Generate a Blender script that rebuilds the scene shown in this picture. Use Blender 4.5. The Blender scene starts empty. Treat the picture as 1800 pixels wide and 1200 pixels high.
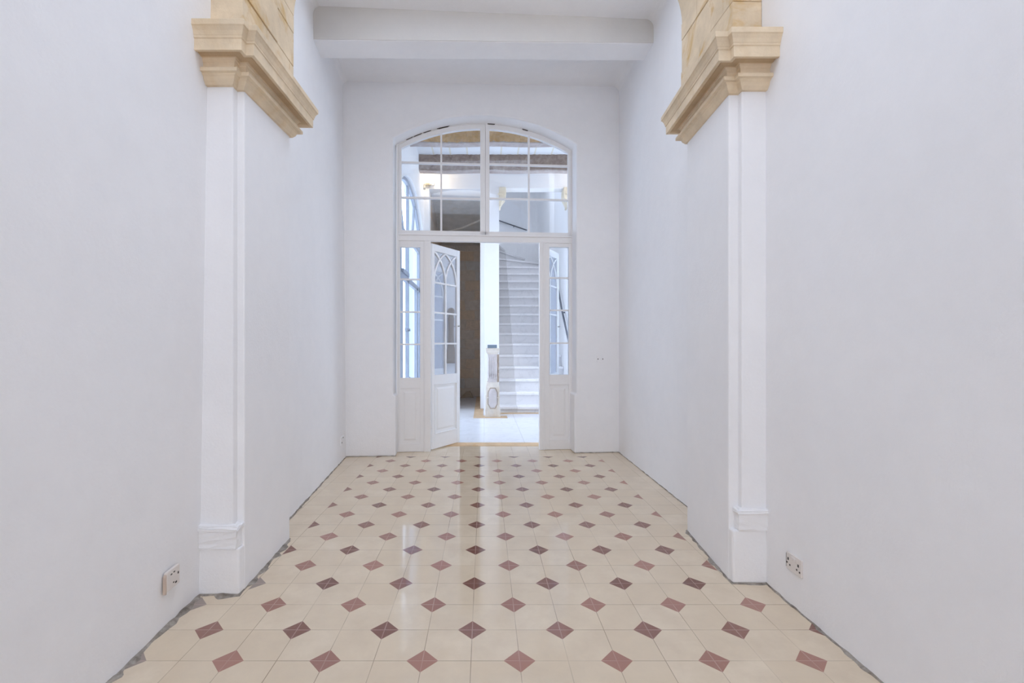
import bpy, bmesh, math, random
from mathutils import Vector, Matrix
random.seed(7)
scene = bpy.context.scene
COL = scene.collection

# ---------------------------------------------------------------- camera, world, light
S = 1.2                      # camera height in metres; every length below is in camera heights
F, VX, VY = 786.0, 851.0, 608.0
cam_d = bpy.data.cameras.new('camera')
cam = bpy.data.objects.new('camera', cam_d)
COL.objects.link(cam)
cam.location = (0, 0, S)
cam.rotation_euler = (math.pi / 2, 0, 0)
cam_d.sensor_width = 36.0
cam_d.lens = F / 1800 * 36
cam_d.shift_x = (900 - VX) / 1800
cam_d.shift_y = (VY - 600) / 1800
cam_d.clip_start = 0.05
scene.camera = cam

scene.view_settings.view_transform = 'Standard'
scene.view_settings.look = 'None'
scene.view_settings.gamma = 1
scene.view_settings.use_curve_mapping = False
scene.view_settings.exposure = 0.0
scene.cycles.use_denoising = True
scene.cycles.max_bounces = 14
scene.cycles.diffuse_bounces = 9
scene.cycles.glossy_bounces = 5
scene.cycles.transparent_max_bounces = 16
scene.cycles.caustics_reflective = False
scene.cycles.caustics_refractive = False
scene.cycles.sample_clamp_indirect = 6.0

world = bpy.data.worlds.new('daylight')
scene.world = world
world.use_nodes = True
wn = world.node_tree
wn.nodes.clear()
w_out = wn.nodes.new('ShaderNodeOutputWorld')
w_bg = wn.nodes.new('ShaderNodeBackground')
w_tc = wn.nodes.new('ShaderNodeTexCoord')
w_sep = wn.nodes.new('ShaderNodeSeparateXYZ')
w_map = wn.nodes.new('ShaderNodeMapRange')
w_map.inputs['From Min'].default_value = -0.6
w_map.inputs['From Max'].default_value = 0.1
w_mix = wn.nodes.new('ShaderNodeMix')
w_mix.data_type = 'RGBA'
w_mix.inputs['A'].default_value = (0.86, 0.90, 1.0, 1)      # open sky on the entrance side
w_mix.inputs['B'].default_value = (0.765, 0.91, 1.15, 1)      # blue sky over the courtyard
wn.links.new(w_tc.outputs['Generated'], w_sep.inputs[0])
wn.links.new(w_sep.outputs['Y'], w_map.inputs['Value'])
wn.links.new(w_map.outputs[0], w_mix.inputs['Factor'])
wn.links.new(w_mix.outputs['Result'], w_bg.inputs['Color'])
w_bg.inputs['Strength'].default_value = 5.25
wn.links.new(w_bg.outputs[0], w_out.inputs[0])

def portal(name, loc, size, direction):
    d = bpy.data.lights.new(name, 'AREA')
    d.shape = 'RECTANGLE'
    d.size, d.size_y = size[0] * S, size[1] * S
    d.cycles.is_portal = True
    o = bpy.data.objects.new(name, d)
    COL.objects.link(o)
    o.location = Vector(loc) * S
    o.rotation_euler = Vector(direction).to_track_quat('-Z', 'Y').to_euler()
    return o
portal('added_entrance_daylight', (0.1, -3.46, 1.25), (1.3, 2.5), (0, 1, 0))  # unseen entrance, added to raise the room's brightness
portal('added_roof_daylight', (0.05, 1.02, 3.43), (1.1, 1.3), (0, 0, -1))  # roof opening out of view, added as fill for the near room
portal('added_bay_daylight', (0.05, 2.66, 3.43), (1.6, 0.48), (0, 0, -1))  # second unseen roof opening, added to brighten the bay
portal('added_hall_daylight', (1.94, 6.27, 2.0), (0.95, 2.4), (-1, 0, 0))  # unseen side window, added to lift the hall light
portal('courtyard_daylight', (-1.16, 5.87, 1.6), (2.0, 3.1), (1, 0, 0))
portal('added_stair_daylight', (0.77, 7.9, 5.02), (0.9, 1.3), (0, 0, -1))  # unseen opening above the stairs, added to light the flight

# ---------------------------------------------------------------- node helpers
class NT:
    def __init__(self, name):
        self.m = bpy.data.materials.new(name)
        self.m.use_nodes = True
        self.t = self.m.node_tree
        self.b = self.t.nodes['Principled BSDF']
        self.out = self.t.nodes['Material Output']
    def n(self, typ, **kw):
        x = self.t.nodes.new(typ)
        for k, v in kw.items():
            setattr(x, k, v)
        return x
    def link(self, a, b):
        self.t.links.new(a, b)
    def val(self, x, sock):
        if isinstance(x, (int, float)):
            sock.default_value = x
        elif isinstance(x, tuple):
            sock.default_value = x if len(x) == 4 or sock.type == 'VECTOR' else x + (1,)
        else:
            self.link(x, sock)
    def math(self, op, a, b=0.0, c=0.0):
        x = self.n('ShaderNodeMath', operation=op)
        self.val(a, x.inputs[0]); self.val(b, x.inputs[1]); self.val(c, x.inputs[2])
        return x.outputs[0]
    def mix(self, f, a, b, blend='MIX'):
        x = self.n('ShaderNodeMix', data_type='RGBA', blend_type=blend)
        self.val(f, x.inputs['Factor']); self.val(a, x.inputs['A']); self.val(b, x.inputs['B'])
        return x.outputs['Result']
    def coord(self):
        return self.n('ShaderNodeNewGeometry').outputs['Position']
    def noise(self, scale, detail=4, rough=0.55, vec=None, dist=0.0):
        x = self.n('ShaderNodeTexNoise')
        x.inputs['Scale'].default_value = scale
        x.inputs['Detail'].default_value = detail
        x.inputs['Roughness'].default_value = rough
        x.inputs['Distortion'].default_value = dist
        self.link(vec if vec is not None else self.coord(), x.inputs['Vector'])
        return x.outputs[0]
    def ramp(self, f, lo, hi):
        x = self.n('ShaderNodeMapRange')
        x.clamp = True
        self.val(f, x.inputs['Value'])
        x.inputs['From Min'].default_value = lo
        x.inputs['From Max'].default_value = hi
        return x.outputs[0]
    def bump(self, h, strength, dist=0.01):
        x = self.n('ShaderNodeBump')
        x.inputs['Strength'].default_value = strength
        x.inputs['Distance'].default_value = dist
        self.link(h, x.inputs['Height'])
        self.link(x.outputs[0], self.b.inputs['Normal'])
    def done(self, color=None, rough=0.8, metallic=0.0, spec=0.5):
        if color is not None:
            self.val(color, self.b.inputs['Base Color'])
        self.val(rough, self.b.inputs['Roughness'])
        self.b.inputs['Metallic'].default_value = metallic
        self.b.inputs['Specular IOR Level'].default_value = spec
        return self.m

def mat_plaster(name, c1, c2, bump=0.25):
    t = NT(name)
    a = t.noise(1.3, 5)
    b = t.noise(9.0, 6, 0.65)
    f = t.ramp(t.math('ADD', t.math('MULTIPLY', a, 0.6), t.math('MULTIPLY', b, 0.4)), 0.36, 0.64)
    col = t.mix(f, c1, c2)
    g = t.noise(70.0, 6, 0.7)
    h = t.noise(4.0, 4)
    t.bump(t.math('ADD', t.math('MULTIPLY', g, 0.35), h), bump, 0.012)
    return t.done(col, 0.85, spec=0.25)

def mat_paint(name, c, wear=(0.55, 0.52, 0.48), rough=0.45):
    t = NT(name)
    a = t.noise(30, 5, 0.6)
    f = t.ramp(t.noise(11, 6, 0.7), 0.68, 0.80)
    col = t.mix(t.math('MULTIPLY', f, 0.35), t.mix(a, c, tuple(x * 0.95 for x in c)), wear)
    t.bump(t.noise(40, 4), 0.08, 0.004)
    return t.done(col, rough, spec=0.4)

def mat_limestone(name, base, ochre, amount=0.5, joints=False):
    t = NT(name)
    a = t.noise(5.0, 6, 0.62)
    f = t.noise(38.0, 6, 0.7)
    o = t.ramp(t.noise(3.2, 5, 0.6, dist=1.4), 0.53, 0.68)
    light = tuple(min(1, x * 1.10) for x in base)
    dark = tuple(x * 0.88 for x in base)
    col = t.mix(t.ramp(a, 0.35, 0.65), dark, light)
    col = t.mix(t.math('MULTIPLY', t.ramp(f, 0.3, 0.8), 0.16), col, (0.55, 0.44, 0.30))
    col = t.mix(t.math('MULTIPLY', o, amount), col, ochre)
    t.bump(t.math('ADD', t.math('MULTIPLY', f, 0.6), a), 0.35, 0.012)
    return t.done(col, 0.9, spec=0.15)

def mat_plain(name, c, rough=0.5, metallic=0.0, var=0.06):
    t = NT(name)
    f = t.noise(14, 5)
    col = t.mix(f, tuple(x * (1 - var) for x in c), tuple(min(1, x * (1 + var)) for x in c))
    return t.done(col, rough, metallic)

def mat_glass(name, tint=(1, 1, 1), base=0.04, gain=1.0, haze=0.0):
    """thin window pane: see-through, with a reflection that grows towards grazing angles"""
    m = bpy.data.materials.new(name)
    m.use_nodes = True
    nt = m.node_tree
    nt.nodes.clear()
    out = nt.nodes.new('ShaderNodeOutputMaterial')
    tr = nt.nodes.new('ShaderNodeBsdfTransparent')
    tr.inputs[0].default_value = tint + (1,)
    gl = nt.nodes.new('ShaderNodeBsdfGlossy')
    gl.inputs['Roughness'].default_value = 0.02
    lw = nt.nodes.new('ShaderNodeLayerWeight')
    lw.inputs['Blend'].default_value = 0.25
    mp = nt.nodes.new('ShaderNodeMapRange')
    mp.inputs['To Min'].default_value = base
    mp.inputs['To Max'].default_value = min(1.0, base + gain)
    nt.links.new(lw.outputs['Facing'], mp.inputs['Value'])
    mx = nt.nodes.new('ShaderNodeMixShader')
    nt.links.new(mp.outputs[0], mx.inputs[0])
    nt.links.new(tr.outputs[0], mx.inputs[1])
    nt.links.new(gl.outputs[0], mx.inputs[2])
    last = mx
    if haze > 0:  # pale diffuse layer that lightens the pane
        df = nt.nodes.new('ShaderNodeBsdfDiffuse')
        df.inputs[0].default_value = (0.72, 0.76, 0.84, 1)
        m2 = nt.nodes.new('ShaderNodeMixShader')
        m2.inputs[0].default_value = haze
        nt.links.new(mx.outputs[0], m2.inputs[1])
        nt.links.new(df.outputs[0], m2.inputs[2])
        last = m2
    nt.links.new(last.outputs[0], out.inputs[0])
    return m

# tile size and phase of the patterned floor (camera heights)
TILE, TX0, TY0, ROWS = 0.1546, -0.1964, 1.4213, 17

def mat_tiles():
    t = NT('cement_tiles')
    sep = t.n('ShaderNodeSeparateXYZ')
    t.link(t.coord(), sep.inputs[0])
    X, Y = sep.outputs['X'], sep.outputs['Y']
    u = t.math('DIVIDE', t.math('SUBTRACT', X, TX0 * S), TILE * S)
    v = t.math('DIVIDE', t.math('SUBTRACT', Y, TY0 * S), TILE * S)
    p = t.math('MULTIPLY', t.math('ADD', u, v), 0.5)
    q = t.math('MULTIPLY', t.math('SUBTRACT', u, v), 0.5)
    pr, qr = t.math('ROUND', p), t.math('ROUND', q)
    a, b = t.math('SUBTRACT', p, pr), t.math('SUBTRACT', q, qr)
    md = t.math('MAXIMUM', t.math('ABSOLUTE', a), t.math('ABSOLUTE', b))
    diamond = t.math('LESS_THAN', md, 0.164)
    # the border tiles carry no corner: right of column 8, left of column -5 and beyond the last row
    inner = t.math('MULTIPLY', t.math('LESS_THAN', u, 8.0), t.math('GREATER_THAN', u, -5.0))
    near = t.math('LESS_THAN', v, 2.6)
    keep = t.math('MULTIPLY', t.math('MAXIMUM', inner, near), t.math('LESS_THAN', v, ROWS + 0.02))
    diamond = t.math('MULTIPLY', diamond, keep)
    row = t.math('SUBTRACT', pr, qr)
    par = t.math('ABSOLUTE', t.math('SUBTRACT', row, t.math('MULTIPLY', t.math('ROUND', t.math('DIVIDE', row, 2.0)), 2.0)))
    cell = t.n('ShaderNodeCombineXYZ')
    t.link(pr, cell.inputs[0]); t.link(qr, cell.inputs[1])
    wn_ = t.n('ShaderNodeTexWhiteNoise', noise_dimensions='3D')
    t.link(cell.outputs[0], wn_.inputs['Vector'])
    rnd = wn_.outputs[0]
    fu, fv = t.math('FLOOR', u), t.math('FLOOR', v)
    tile = t.n('ShaderNodeCombineXYZ')
    t.link(fu, tile.inputs[0]); t.link(fv, tile.inputs[1])
    wn2 = t.n('ShaderNodeTexWhiteNoise', noise_dimensions='3D')
    t.link(tile.outputs[0], wn2.inputs['Vector'])
    trnd = wn2.outputs[0]
    # colours
    cream = t.mix(trnd, (0.71, 0.585, 0.425), (0.77, 0.655, 0.50))
    cream = t.mix(t.ramp(t.noise(7, 6, 0.65), 0.35, 0.7), cream, (0.67, 0.55, 0.405))
    tone = t.math('ADD', t.math('MULTIPLY', par, -0.62), t.math('ADD', t.math('MULTIPLY', rnd, 0.45), 0.58))
    red = t.mix(t.ramp(tone, 0.0, 1.0), (0.190, 0.085, 0.064), (0.42, 0.215, 0.165))
    worn = t.math('MAXIMUM', t.math('MULTIPLY', t.math('LESS_THAN', u, -4.5), t.math('MULTIPLY', t.math('LESS_THAN', v, 4.6), t.math('GREATER_THAN', v, 1.5))), t.math('LESS_THAN', u, -5.5))
    red = t.mix(worn, red, (0.33, 0.27, 0.235))
    marb = t.ramp(t.noise(45, 6, 0.75, dist=1.5), 0.55, 0.75)
    red = t.mix(t.math('MULTIPLY', marb, 0.40), red, (0.50, 0.27, 0.22))
    # joints
    du = t.math('ABSOLUTE', t.math('SUBTRACT', u, t.math('ROUND', u)))
    dv = t.math('ABSOLUTE', t.math('SUBTRACT', v, t.math('ROUND', v)))
    jd = t.math('MINIMUM', du, dv)
    joint = t.math('LESS_THAN', jd, 0.008)
    pale = t.math('LESS_THAN', jd, 0.011)
    jn = t.ramp(t.noise(2.2, 3), 0.38, 0.62)
    base = t.mix(t.math('MULTIPLY', joint, t.math('MULTIPLY_ADD', jn, 0.6, 0.22)), cream, (0.24, 0.175, 0.12))
    redj = t.mix(t.math('MULTIPLY', pale, t.math('MULTIPLY_ADD', trnd, 0.5, 0.15)), red, (0.60, 0.42, 0.36))
    col = t.mix(diamond, base, redj)
    r = t.math('MULTIPLY_ADD', t.noise(5, 4), 0.06, 0.055)
    t.bump(t.math('ADD', t.math('MULTIPLY', t.noise(6, 3), 0.5), t.math('MULTIPLY', joint, -0.25)), 0.05, 0.006)
    m = t.done(col, r, spec=0.65)
    return m

def mat_marble(name, c=(0.80, 0.81, 0.84), tile=0.42):
    t = NT(name)
    sep = t.n('ShaderNodeSeparateXYZ')
    t.link(t.coord(), sep.inputs[0])
    vein = t.ramp(t.noise(3.0, 8, 0.7, dist=2.5), 0.52, 0.60)
    col = t.mix(t.math('MULTIPLY', vein, 0.25), c, tuple(x * 0.72 for x in c))
    u = t.math('DIVIDE', sep.outputs['X'], tile * S)
    v = t.math('DIVIDE', sep.outputs['Y'], tile * S)
    du = t.math('ABSOLUTE', t.math('SUBTRACT', u, t.math('ROUND', u)))
    dv = t.math('ABSOLUTE', t.math('SUBTRACT', v, t.math('ROUND', v)))
    j = t.math('LESS_THAN', t.math('MINIMUM', du, dv), 0.010)
    col = t.mix(t.math('MULTIPLY', j, 0.35), col, (0.40, 0.38, 0.36))
    return t.done(col, 0.22)

def mat_rubble(name):
    """coursed rough stone blocks, each block its own brown or grey"""
    t = NT(name)
    sep = t.n('ShaderNodeSeparateXYZ')
    t.link(t.coord(), sep.inputs[0])
    cmb = t.n('ShaderNodeCombineXYZ')
    t.link(t.math('ADD', sep.outputs['X'], sep.outputs['Y']), cmb.inputs[0])
    t.link(sep.outputs['Z'], cmb.inputs[1])
    wob = t.n('ShaderNodeVectorMath', operation='ADD')
    nz = t.n('ShaderNodeTexNoise'); nz.inputs['Scale'].default_value = 2.5
    t.link(t.coord(), nz.inputs['Vector'])
    sc = t.n('ShaderNodeVectorMath', operation='SCALE'); sc.inputs['Scale'].default_value = 0.10
    t.link(nz.outputs['Color'], sc.inputs[0])
    t.link(cmb.outputs[0], wob.inputs[0]); t.link(sc.outputs[0], wob.inputs[1])
    br = t.n('ShaderNodeTexBrick')
    br.inputs['Scale'].default_value = 1.0
    br.inputs['Brick Width'].default_value = 0.43
    br.inputs['Row Height'].default_value = 0.235
    br.inputs['Mortar Size'].default_value = 0.012
    br.inputs['Mortar Smooth'].default_value = 0.6
    br.inputs['Color1'].default_value = (0.68, 0.52, 0.37, 1)
    br.inputs['Color2'].default_value = (0.58, 0.56, 0.53, 1)
    br.inputs['Mortar'].default_value = (0.68, 0.58, 0.48, 1)
    t.link(wob.outputs[0], br.inputs['Vector'])
    col = t.mix(t.ramp(t.noise(10, 6, 0.7), 0.3, 0.7), br.outputs['Color'], (0.40, 0.33, 0.26), 'MIX')
    col = t.mix(0.45, br.outputs['Color'], col)
    t.bump(t.math('ADD', t.math('MULTIPLY', br.outputs['Fac'], -0.6), t.noise(14, 6, 0.7)), 0.7, 0.03)
    return t.done(col, 0.95, spec=0.1)

def mat_slabs(name):
    """white limewashed ceiling slabs with yellowish joints"""
    t = NT(name)
    sep = t.n('ShaderNodeSeparateXYZ')
    t.link(t.coord(), sep.inputs[0])
    u = t.math('DIVIDE', sep.outputs['X'], 0.24 * S)
    d = t.math('ABSOLUTE', t.math('SUBTRACT', u, t.math('ROUND', u)))
    j = t.math('LESS_THAN', d, 0.045)
    col = t.mix(t.noise(6, 4), (0.78, 0.80, 0.82), (0.84, 0.85, 0.86))
    col = t.mix(t.math('MULTIPLY', j, 0.7), col, (0.74, 0.68, 0.52))
    return t.done(col, 0.9, spec=0.1)

def mat_beam(name, c1, c2, c3):
    t = NT(name)
    f = t.ramp(t.noise(6.0, 8, 0.72, dist=0.8), 0.38, 0.62)
    g = t.ramp(t.noise(22.0, 6, 0.7), 0.45, 0.7)
    col = t.mix(f, c1, c2)
    col = t.mix(t.math('MULTIPLY', g, 0.45), col, c3)
    t.bump(t.noise(16, 8, 0.75), 1.0, 0.05)
    return t.done(col, 0.95, spec=0.1)

def mat_grime(name):
    t = NT(name)
    col = t.mix(t.ramp(t.noise(16, 6, 0.7), 0.35, 0.65), (0.20, 0.17, 0.145), (0.46, 0.42, 0.37))
    t.bump(t.noise(50, 5, 0.7), 0.8, 0.01)
    return t.done(col, 0.95, spec=0.1)

M = {}
M['plaster'] = mat_plaster('white_lime_plaster', (0.838, 0.838, 0.85), (0.878, 0.876, 0.885), 0.4)
M['plaster_hall'] = mat_plaster('white_hall_plaster', (0.83, 0.83, 0.84), (0.87, 0.87, 0.87), 0.12)
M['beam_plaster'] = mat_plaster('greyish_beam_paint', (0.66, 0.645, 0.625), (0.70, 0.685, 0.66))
M['paint'] = mat_paint('grey_white_joinery_paint', (0.86, 0.85, 0.845))
M['paint_door'] = mat_paint('white_door_paint', (0.91, 0.92, 0.93), rough=0.35)
M['stone'] = mat_limestone('honey_limestone', (0.75, 0.62, 0.45), (0.60, 0.39, 0.16), 0.25)
M['stone_arch'] = mat_limestone('stained_limestone', (0.73, 0.60, 0.43), (0.58, 0.36, 0.12), 0.75)
M['stone_pale'] = mat_limestone('pale_carved_stone', (0.74, 0.68, 0.60), (0.66, 0.52, 0.34), 0.45)
M['stone_grey'] = mat_limestone('grey_pink_stone', (0.66, 0.61, 0.60), (0.62, 0.54, 0.48), 0.3)
M['stone_brown'] = mat_limestone('weathered_brown_stone', (0.30, 0.24, 0.18), (0.24, 0.17, 0.11), 0.5)
M['stone_cream'] = mat_limestone('cream_corbel_stone', (0.80, 0.73, 0.58), (0.66, 0.54, 0.36), 0.3)
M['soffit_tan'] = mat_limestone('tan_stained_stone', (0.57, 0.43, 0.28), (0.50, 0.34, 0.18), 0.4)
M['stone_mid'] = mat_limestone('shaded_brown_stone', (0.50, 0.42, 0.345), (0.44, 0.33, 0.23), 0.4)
M['rubble'] = mat_rubble('rough_stone_blocks')
M['soffit_stone'] = mat_limestone('grey_vault_stone', (0.50, 0.465, 0.42), (0.48, 0.39, 0.27), 0.5)
M['tiles'] = mat_tiles()
M['marble'] = mat_marble('white_marble_floor')
M['riser'] = mat_marble('shaded_marble_riser', (0.78, 0.775, 0.785), 50.0)  # riser colour greyed to deepen the shade under the nosings
M['marble_step'] = mat_marble('white_marble_step', (0.87, 0.865, 0.875), 50.0)
M['tan_marble'] = mat_limestone('tan_border_marble', (0.56, 0.41, 0.27), (0.50, 0.33, 0.18), 0.5)
M['grey_marble'] = mat_limestone('grey_passage_paving', (0.50, 0.48, 0.48), (0.46, 0.42, 0.38), 0.4)
M['wood'] = mat_limestone('orange_threshold_wood', (0.66, 0.47, 0.29), (0.56, 0.32, 0.12), 0.7)
M['slabs'] = mat_slabs('limewashed_slabs')
M['beam_lit'] = mat_beam('warm_lit_timber', (0.70, 0.42, 0.17), (0.90, 0.62, 0.33), (0.74, 0.56, 0.40))  # orange lamp glow is put into the timber colour
M['beam_grey'] = mat_beam('rough_brown_timber', (0.28, 0.20, 0.165), (0.46, 0.36, 0.30), (0.55, 0.46, 0.40))
M['beam_pale'] = mat_beam('flaking_pale_timber', (0.62, 0.52, 0.48), (0.72, 0.66, 0.63), (0.56, 0.42, 0.37))
M['steel'] = mat_plain('blue_grey_steel', (0.34, 0.375, 0.44), 0.55, 0.1)
M['steel_dark'] = mat_plain('dark_handrail_steel', (0.12, 0.13, 0.16), 0.4, 0.6)
M['blue_grey'] = mat_plain('blue_grey_box', (0.20, 0.26, 0.32), 0.6)
M['plastic'] = mat_plain('ivory_plastic', (0.74, 0.69, 0.65), 0.4, 0, 0.03)
M['dark'] = mat_plain('dark_hole', (0.06, 0.05, 0.045), 0.8)
M['brass'] = mat_plain('aged_brass', (0.66, 0.58, 0.42), 0.35, 0.7)
M['lamp_metal'] = mat_plain('pale_lamp_metal', (0.60, 0.58, 0.55), 0.4, 0.4)
M['grime'] = mat_grime('crumbling_mortar')
M['stain'] = mat_limestone('rust_stain', (0.55, 0.44, 0.37), (0.46, 0.34, 0.26), 0.5)
M['court'] = mat_plaster('pale_blue_courtyard_wall', (0.42, 0.52, 0.70), (0.46, 0.56, 0.74))
M['glass'] = mat_glass('window_glass', (0.97, 0.985, 1.0), 0.03, 0.35)
M['glass_haze'] = mat_glass('hazed_door_glass', (0.95, 0.97, 1.0), 0.10, 0.30, 0.45)  # diffuse haze added so the folded leaf's panes look brightly lit
M['glass_leaf'] = mat_glass('silvery_door_glass', (0.80, 0.84, 0.92), 0.50, 0.40, 0.16)

# ---------------------------------------------------------------- building helpers
ORIGIN = {}
def tag(o, label=None, cat=None, group=None, kind=None):
    if label: o['label'] = label
    if cat: o['category'] = cat
    if group: o['group'] = group
    if kind: o['kind'] = kind
    return o

def thing(name, loc, label, cat, group=None, kind=None):
    o = bpy.data.objects.new(name, None)
    o.empty_display_size = 0.05
    COL.objects.link(o)
    o.location = Vector(loc) * S
    ORIGIN[o] = Vector(loc) * S
    return tag(o, label, cat, group, kind)

class MB:
    def __init__(self):
        self.bm = bmesh.new()
    def v(self, p):
        return self.bm.verts.new(Vector(p) * S)
    def face(self, pts):
        return self.bm.faces.new([self.v(p) for p in pts])
    def hexa(self, a, b):
        """two matching loops of points -> closed prism"""
        va, vb = [self.v(p) for p in a], [self.v(p) for p in b]
        n = len(va)
        self.bm.faces.new(va)
        self.bm.faces.new(list(reversed(vb)))
        for i in range(n):
            j = (i + 1) % n
            self.bm.faces.new((va[j], va[i], vb[i], vb[j]))
        return self
    def box(self, x0, x1, y0, y1, z0, z1):
        a = [(x0, y0, z0), (x1, y0, z0), (x1, y1, z0), (x0, y1, z0)]
        b = [(x, y, z1) for x, y, _ in a]
        return self.hexa(a, b)
    def plan(self, pts, z0, z1):
        return self.hexa([(x, y, z0) for x, y in pts], [(x, y, z1) for x, y in pts])
    def strips(self, quads_a, quads_b):
        pass
    def tube(self, path, r, n=10, cap=True):
        path = [Vector(p) for p in path]
        rs = r if isinstance(r, (list, tuple)) else [r] * len(path)
        rings = []
        for i, p in enumerate(path):
            d = (path[min(i + 1, len(path) - 1)] - path[max(i - 1, 0)]).normalized()
            ref = Vector((0, 0, 1)) if abs(d.z) < 0.95 else Vector((1, 0, 0))
            e1 = d.cross(ref).normalized()
            e2 = d.cross(e1).normalized()
            rings.append([self.v(p + (e1 * math.cos(2 * math.pi * k / n) + e2 * math.sin(2 * math.pi * k / n)) * rs[i]) for k in range(n)])
        for a, b in zip(rings, rings[1:]):
            for k in range(n):
                self.bm.faces.new((a[k], a[(k + 1) % n], b[(k + 1) % n], b[k]))
        if cap:
            self.bm.faces.new(list(reversed(rings[0])))
            self.bm.faces.new(rings[-1])
        return self
    def lathe(self, c, prof, n=24, axis='z', cap=True):
        rings = []
        for r, h in prof:
            ring = []
            for k in range(n):
                a = 2 * math.pi * k / n
                if axis == 'z':
                    p = (c[0] + r * math.cos(a), c[1] + r * math.sin(a), c[2] + h)
                elif axis == 'y':
                    p = (c[0] + r * math.cos(a), c[1] + h, c[2] + r * math.sin(a))
                else:
                    p = (c[0] + h, c[1] + r * math.cos(a), c[2] + r * math.sin(a))
                ring.append(self.v(p))
            rings.append(ring)
        for a, b in zip(rings, rings[1:]):
            for k in range(n):
                self.bm.faces.new((a[k], a[(k + 1) % n], b[(k + 1) % n], b[k]))
        if cap:
            self.bm.faces.new(list(reversed(rings[0])))
            self.bm.faces.new(rings[-1])
        return self
    def rough(self, cuts, amp, seed=1):
        """subdivide and push the surface in and out a little"""
        rnd = random.Random(seed)
        bmesh.ops.subdivide_edges(self.bm, edges=self.bm.edges[:], cuts=cuts, use_grid_fill=True)
        for v in self.bm.verts:
            v.co += Vector((rnd.uniform(-1, 1), rnd.uniform(-1, 1), rnd.uniform(-1, 1))) * amp * S
        return self
    def build(self, name, mat, parent=None, bevel=0.0, smooth=False, label=None):
        bmesh.ops.recalc_face_normals(self.bm, faces=self.bm.faces[:])
        org = ORIGIN.get(parent, Vector((0, 0, 0))) if parent else Vector((0, 0, 0))
        own = None
        if parent is None:
            # a thing of one mesh has its origin at the middle of its base
            xs = [v.co for v in self.bm.verts]
            org = Vector((sum(p.x for p in xs) / len(xs), sum(p.y for p in xs) / len(xs), min(p.z for p in xs)))
            own = org
        for v in self.bm.verts:
            v.co -= org
        me = bpy.data.meshes.new(name)
        self.bm.to_mesh(me)
        self.bm.free()
        if smooth:
            for p in me.polygons:
                p.use_smooth = True
        me.materials.append(mat if not isinstance(mat, str) else M[mat])
        o = bpy.data.objects.new(name, me)
        COL.objects.link(o)
        if parent:
            o.parent = parent
            ORIGIN[o] = org
        else:
            o.location = own
            ORIGIN[o] = own
        if bevel:
            b = o.modifiers.new('bevel', 'BEVEL')
            b.width = bevel * S
            b.segments = 2
            b.limit_method = 'ANGLE'
            b.angle_limit = math.radians(40)
        if label:
            o['label'] = label
        return o

class Plane:
    """vertical plane through two plan points; d grows away from the camera"""
    def __init__(self, P0, P1):
        self.P0 = Vector(P0); self.e = (Vector(P1) - Vector(P0)); self.L = self.e.length
        self.e.normalize()
        n = Vector((-self.e.y, self.e.x))
        if n.dot(self.P0) < 0: n = -n
        self.n = n
    def uz(self, px, py, d=0.0):
        r = Vector(((px - VX) / F, 1.0))
        t = (self.P0 + self.n * d).dot(self.n) / r.dot(self.n)
        pt = r * t
        return (pt - self.P0).dot(self.e), 1 - (py - VY) / F * t
    def pt(self, s, z, d=0.0):
        p = self.P0 + self.e * s + self.n * d
        return (p.x, p.y, z)
    def box(self, mb, s0, s1, z0, z1, d0, d1):
        a = [self.pt(s0, z0, d0), self.pt(s1, z0, d0), self.pt(s1, z1, d0), self.pt(s0, z1, d0)]
        b = [self.pt(s0, z0, d1), self.pt(s1, z0, d1), self.pt(s1, z1, d1), self.pt(s0, z1, d1)]
        return mb.hexa(a, b)
    def poly(self, mb, pts, d0, d1):
        return mb.hexa([self.pt(s, z, d0) for s, z in pts], [self.pt(s, z, d1) for s, z in pts])
    def band(self, mb, lo, hi, d0, d1):
        """solid strip between two polylines of (s, z)"""
        for i in range(len(lo) - 1):
            self.poly(mb, [lo[i], lo[i + 1], hi[i + 1], hi[i]], d0, d1)
        bmesh.ops.remove_doubles(mb.bm, verts=mb.bm.verts[:], dist=1e-5)
        seen = {}
        for f in mb.bm.faces:
            seen.setdefault(tuple(sorted(v.index for v in f.verts)), []).append(f)
        mb.bm.verts.index_update()
        seen = {}
        for f in mb.bm.faces[:]:
            seen.setdefault(frozenset(f.verts), []).append(f)
        dup = [f for fs in seen.values() if len(fs) > 1 for f in fs]
        bmesh.ops.delete(mb.bm, geom=dup, context='FACES_ONLY')
        return mb

def ground(px, py):
    Y = F / (py - VY)
    return ((px - VX) / F * Y, Y)

def at(px, py, Y):
    return ((px - VX) / F * Y, Y, 1 - (py - VY) / F * Y)

def arc(s0, s1, zs, za):
    """height of a segmental arch as a function of s"""
    h = za - zs; w = (s1 - s0) / 2
    R = (w * w + h * h) / (2 * h); c = (s0 + s1) / 2
    return lambda s: za - R + math.sqrt(max(0.0, R * R - (s - c) ** 2))

def lin(a, b, n):
    return [a + (b - a) * i / n for i in range(n + 1)]

def struct(o, label, cat):
    return tag(o, label, cat, kind='structure')

# ---------------------------------------------------------------- setting: the long room
CEIL = 3.41
FWA, FWB = ground(608, 803), ground(1088, 795)
FW = Plane(FWA, FWB)                       # far wall of the room
LN, LF = 1.800, 2.320                      # arch pier beside the left wall: near and far face
RN, RF = 1.886, 2.420

mb = MB()
mb.plan([(-1.45, -3.7), (1.45, -3.7), (1.50, 4.50), (-1.45, 4.50)], -0.12, 0.0)
struct(mb.build('floor', 'tiles'), 'polished cream cement tile floor with small dark red diamond insets', 'floor')

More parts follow.
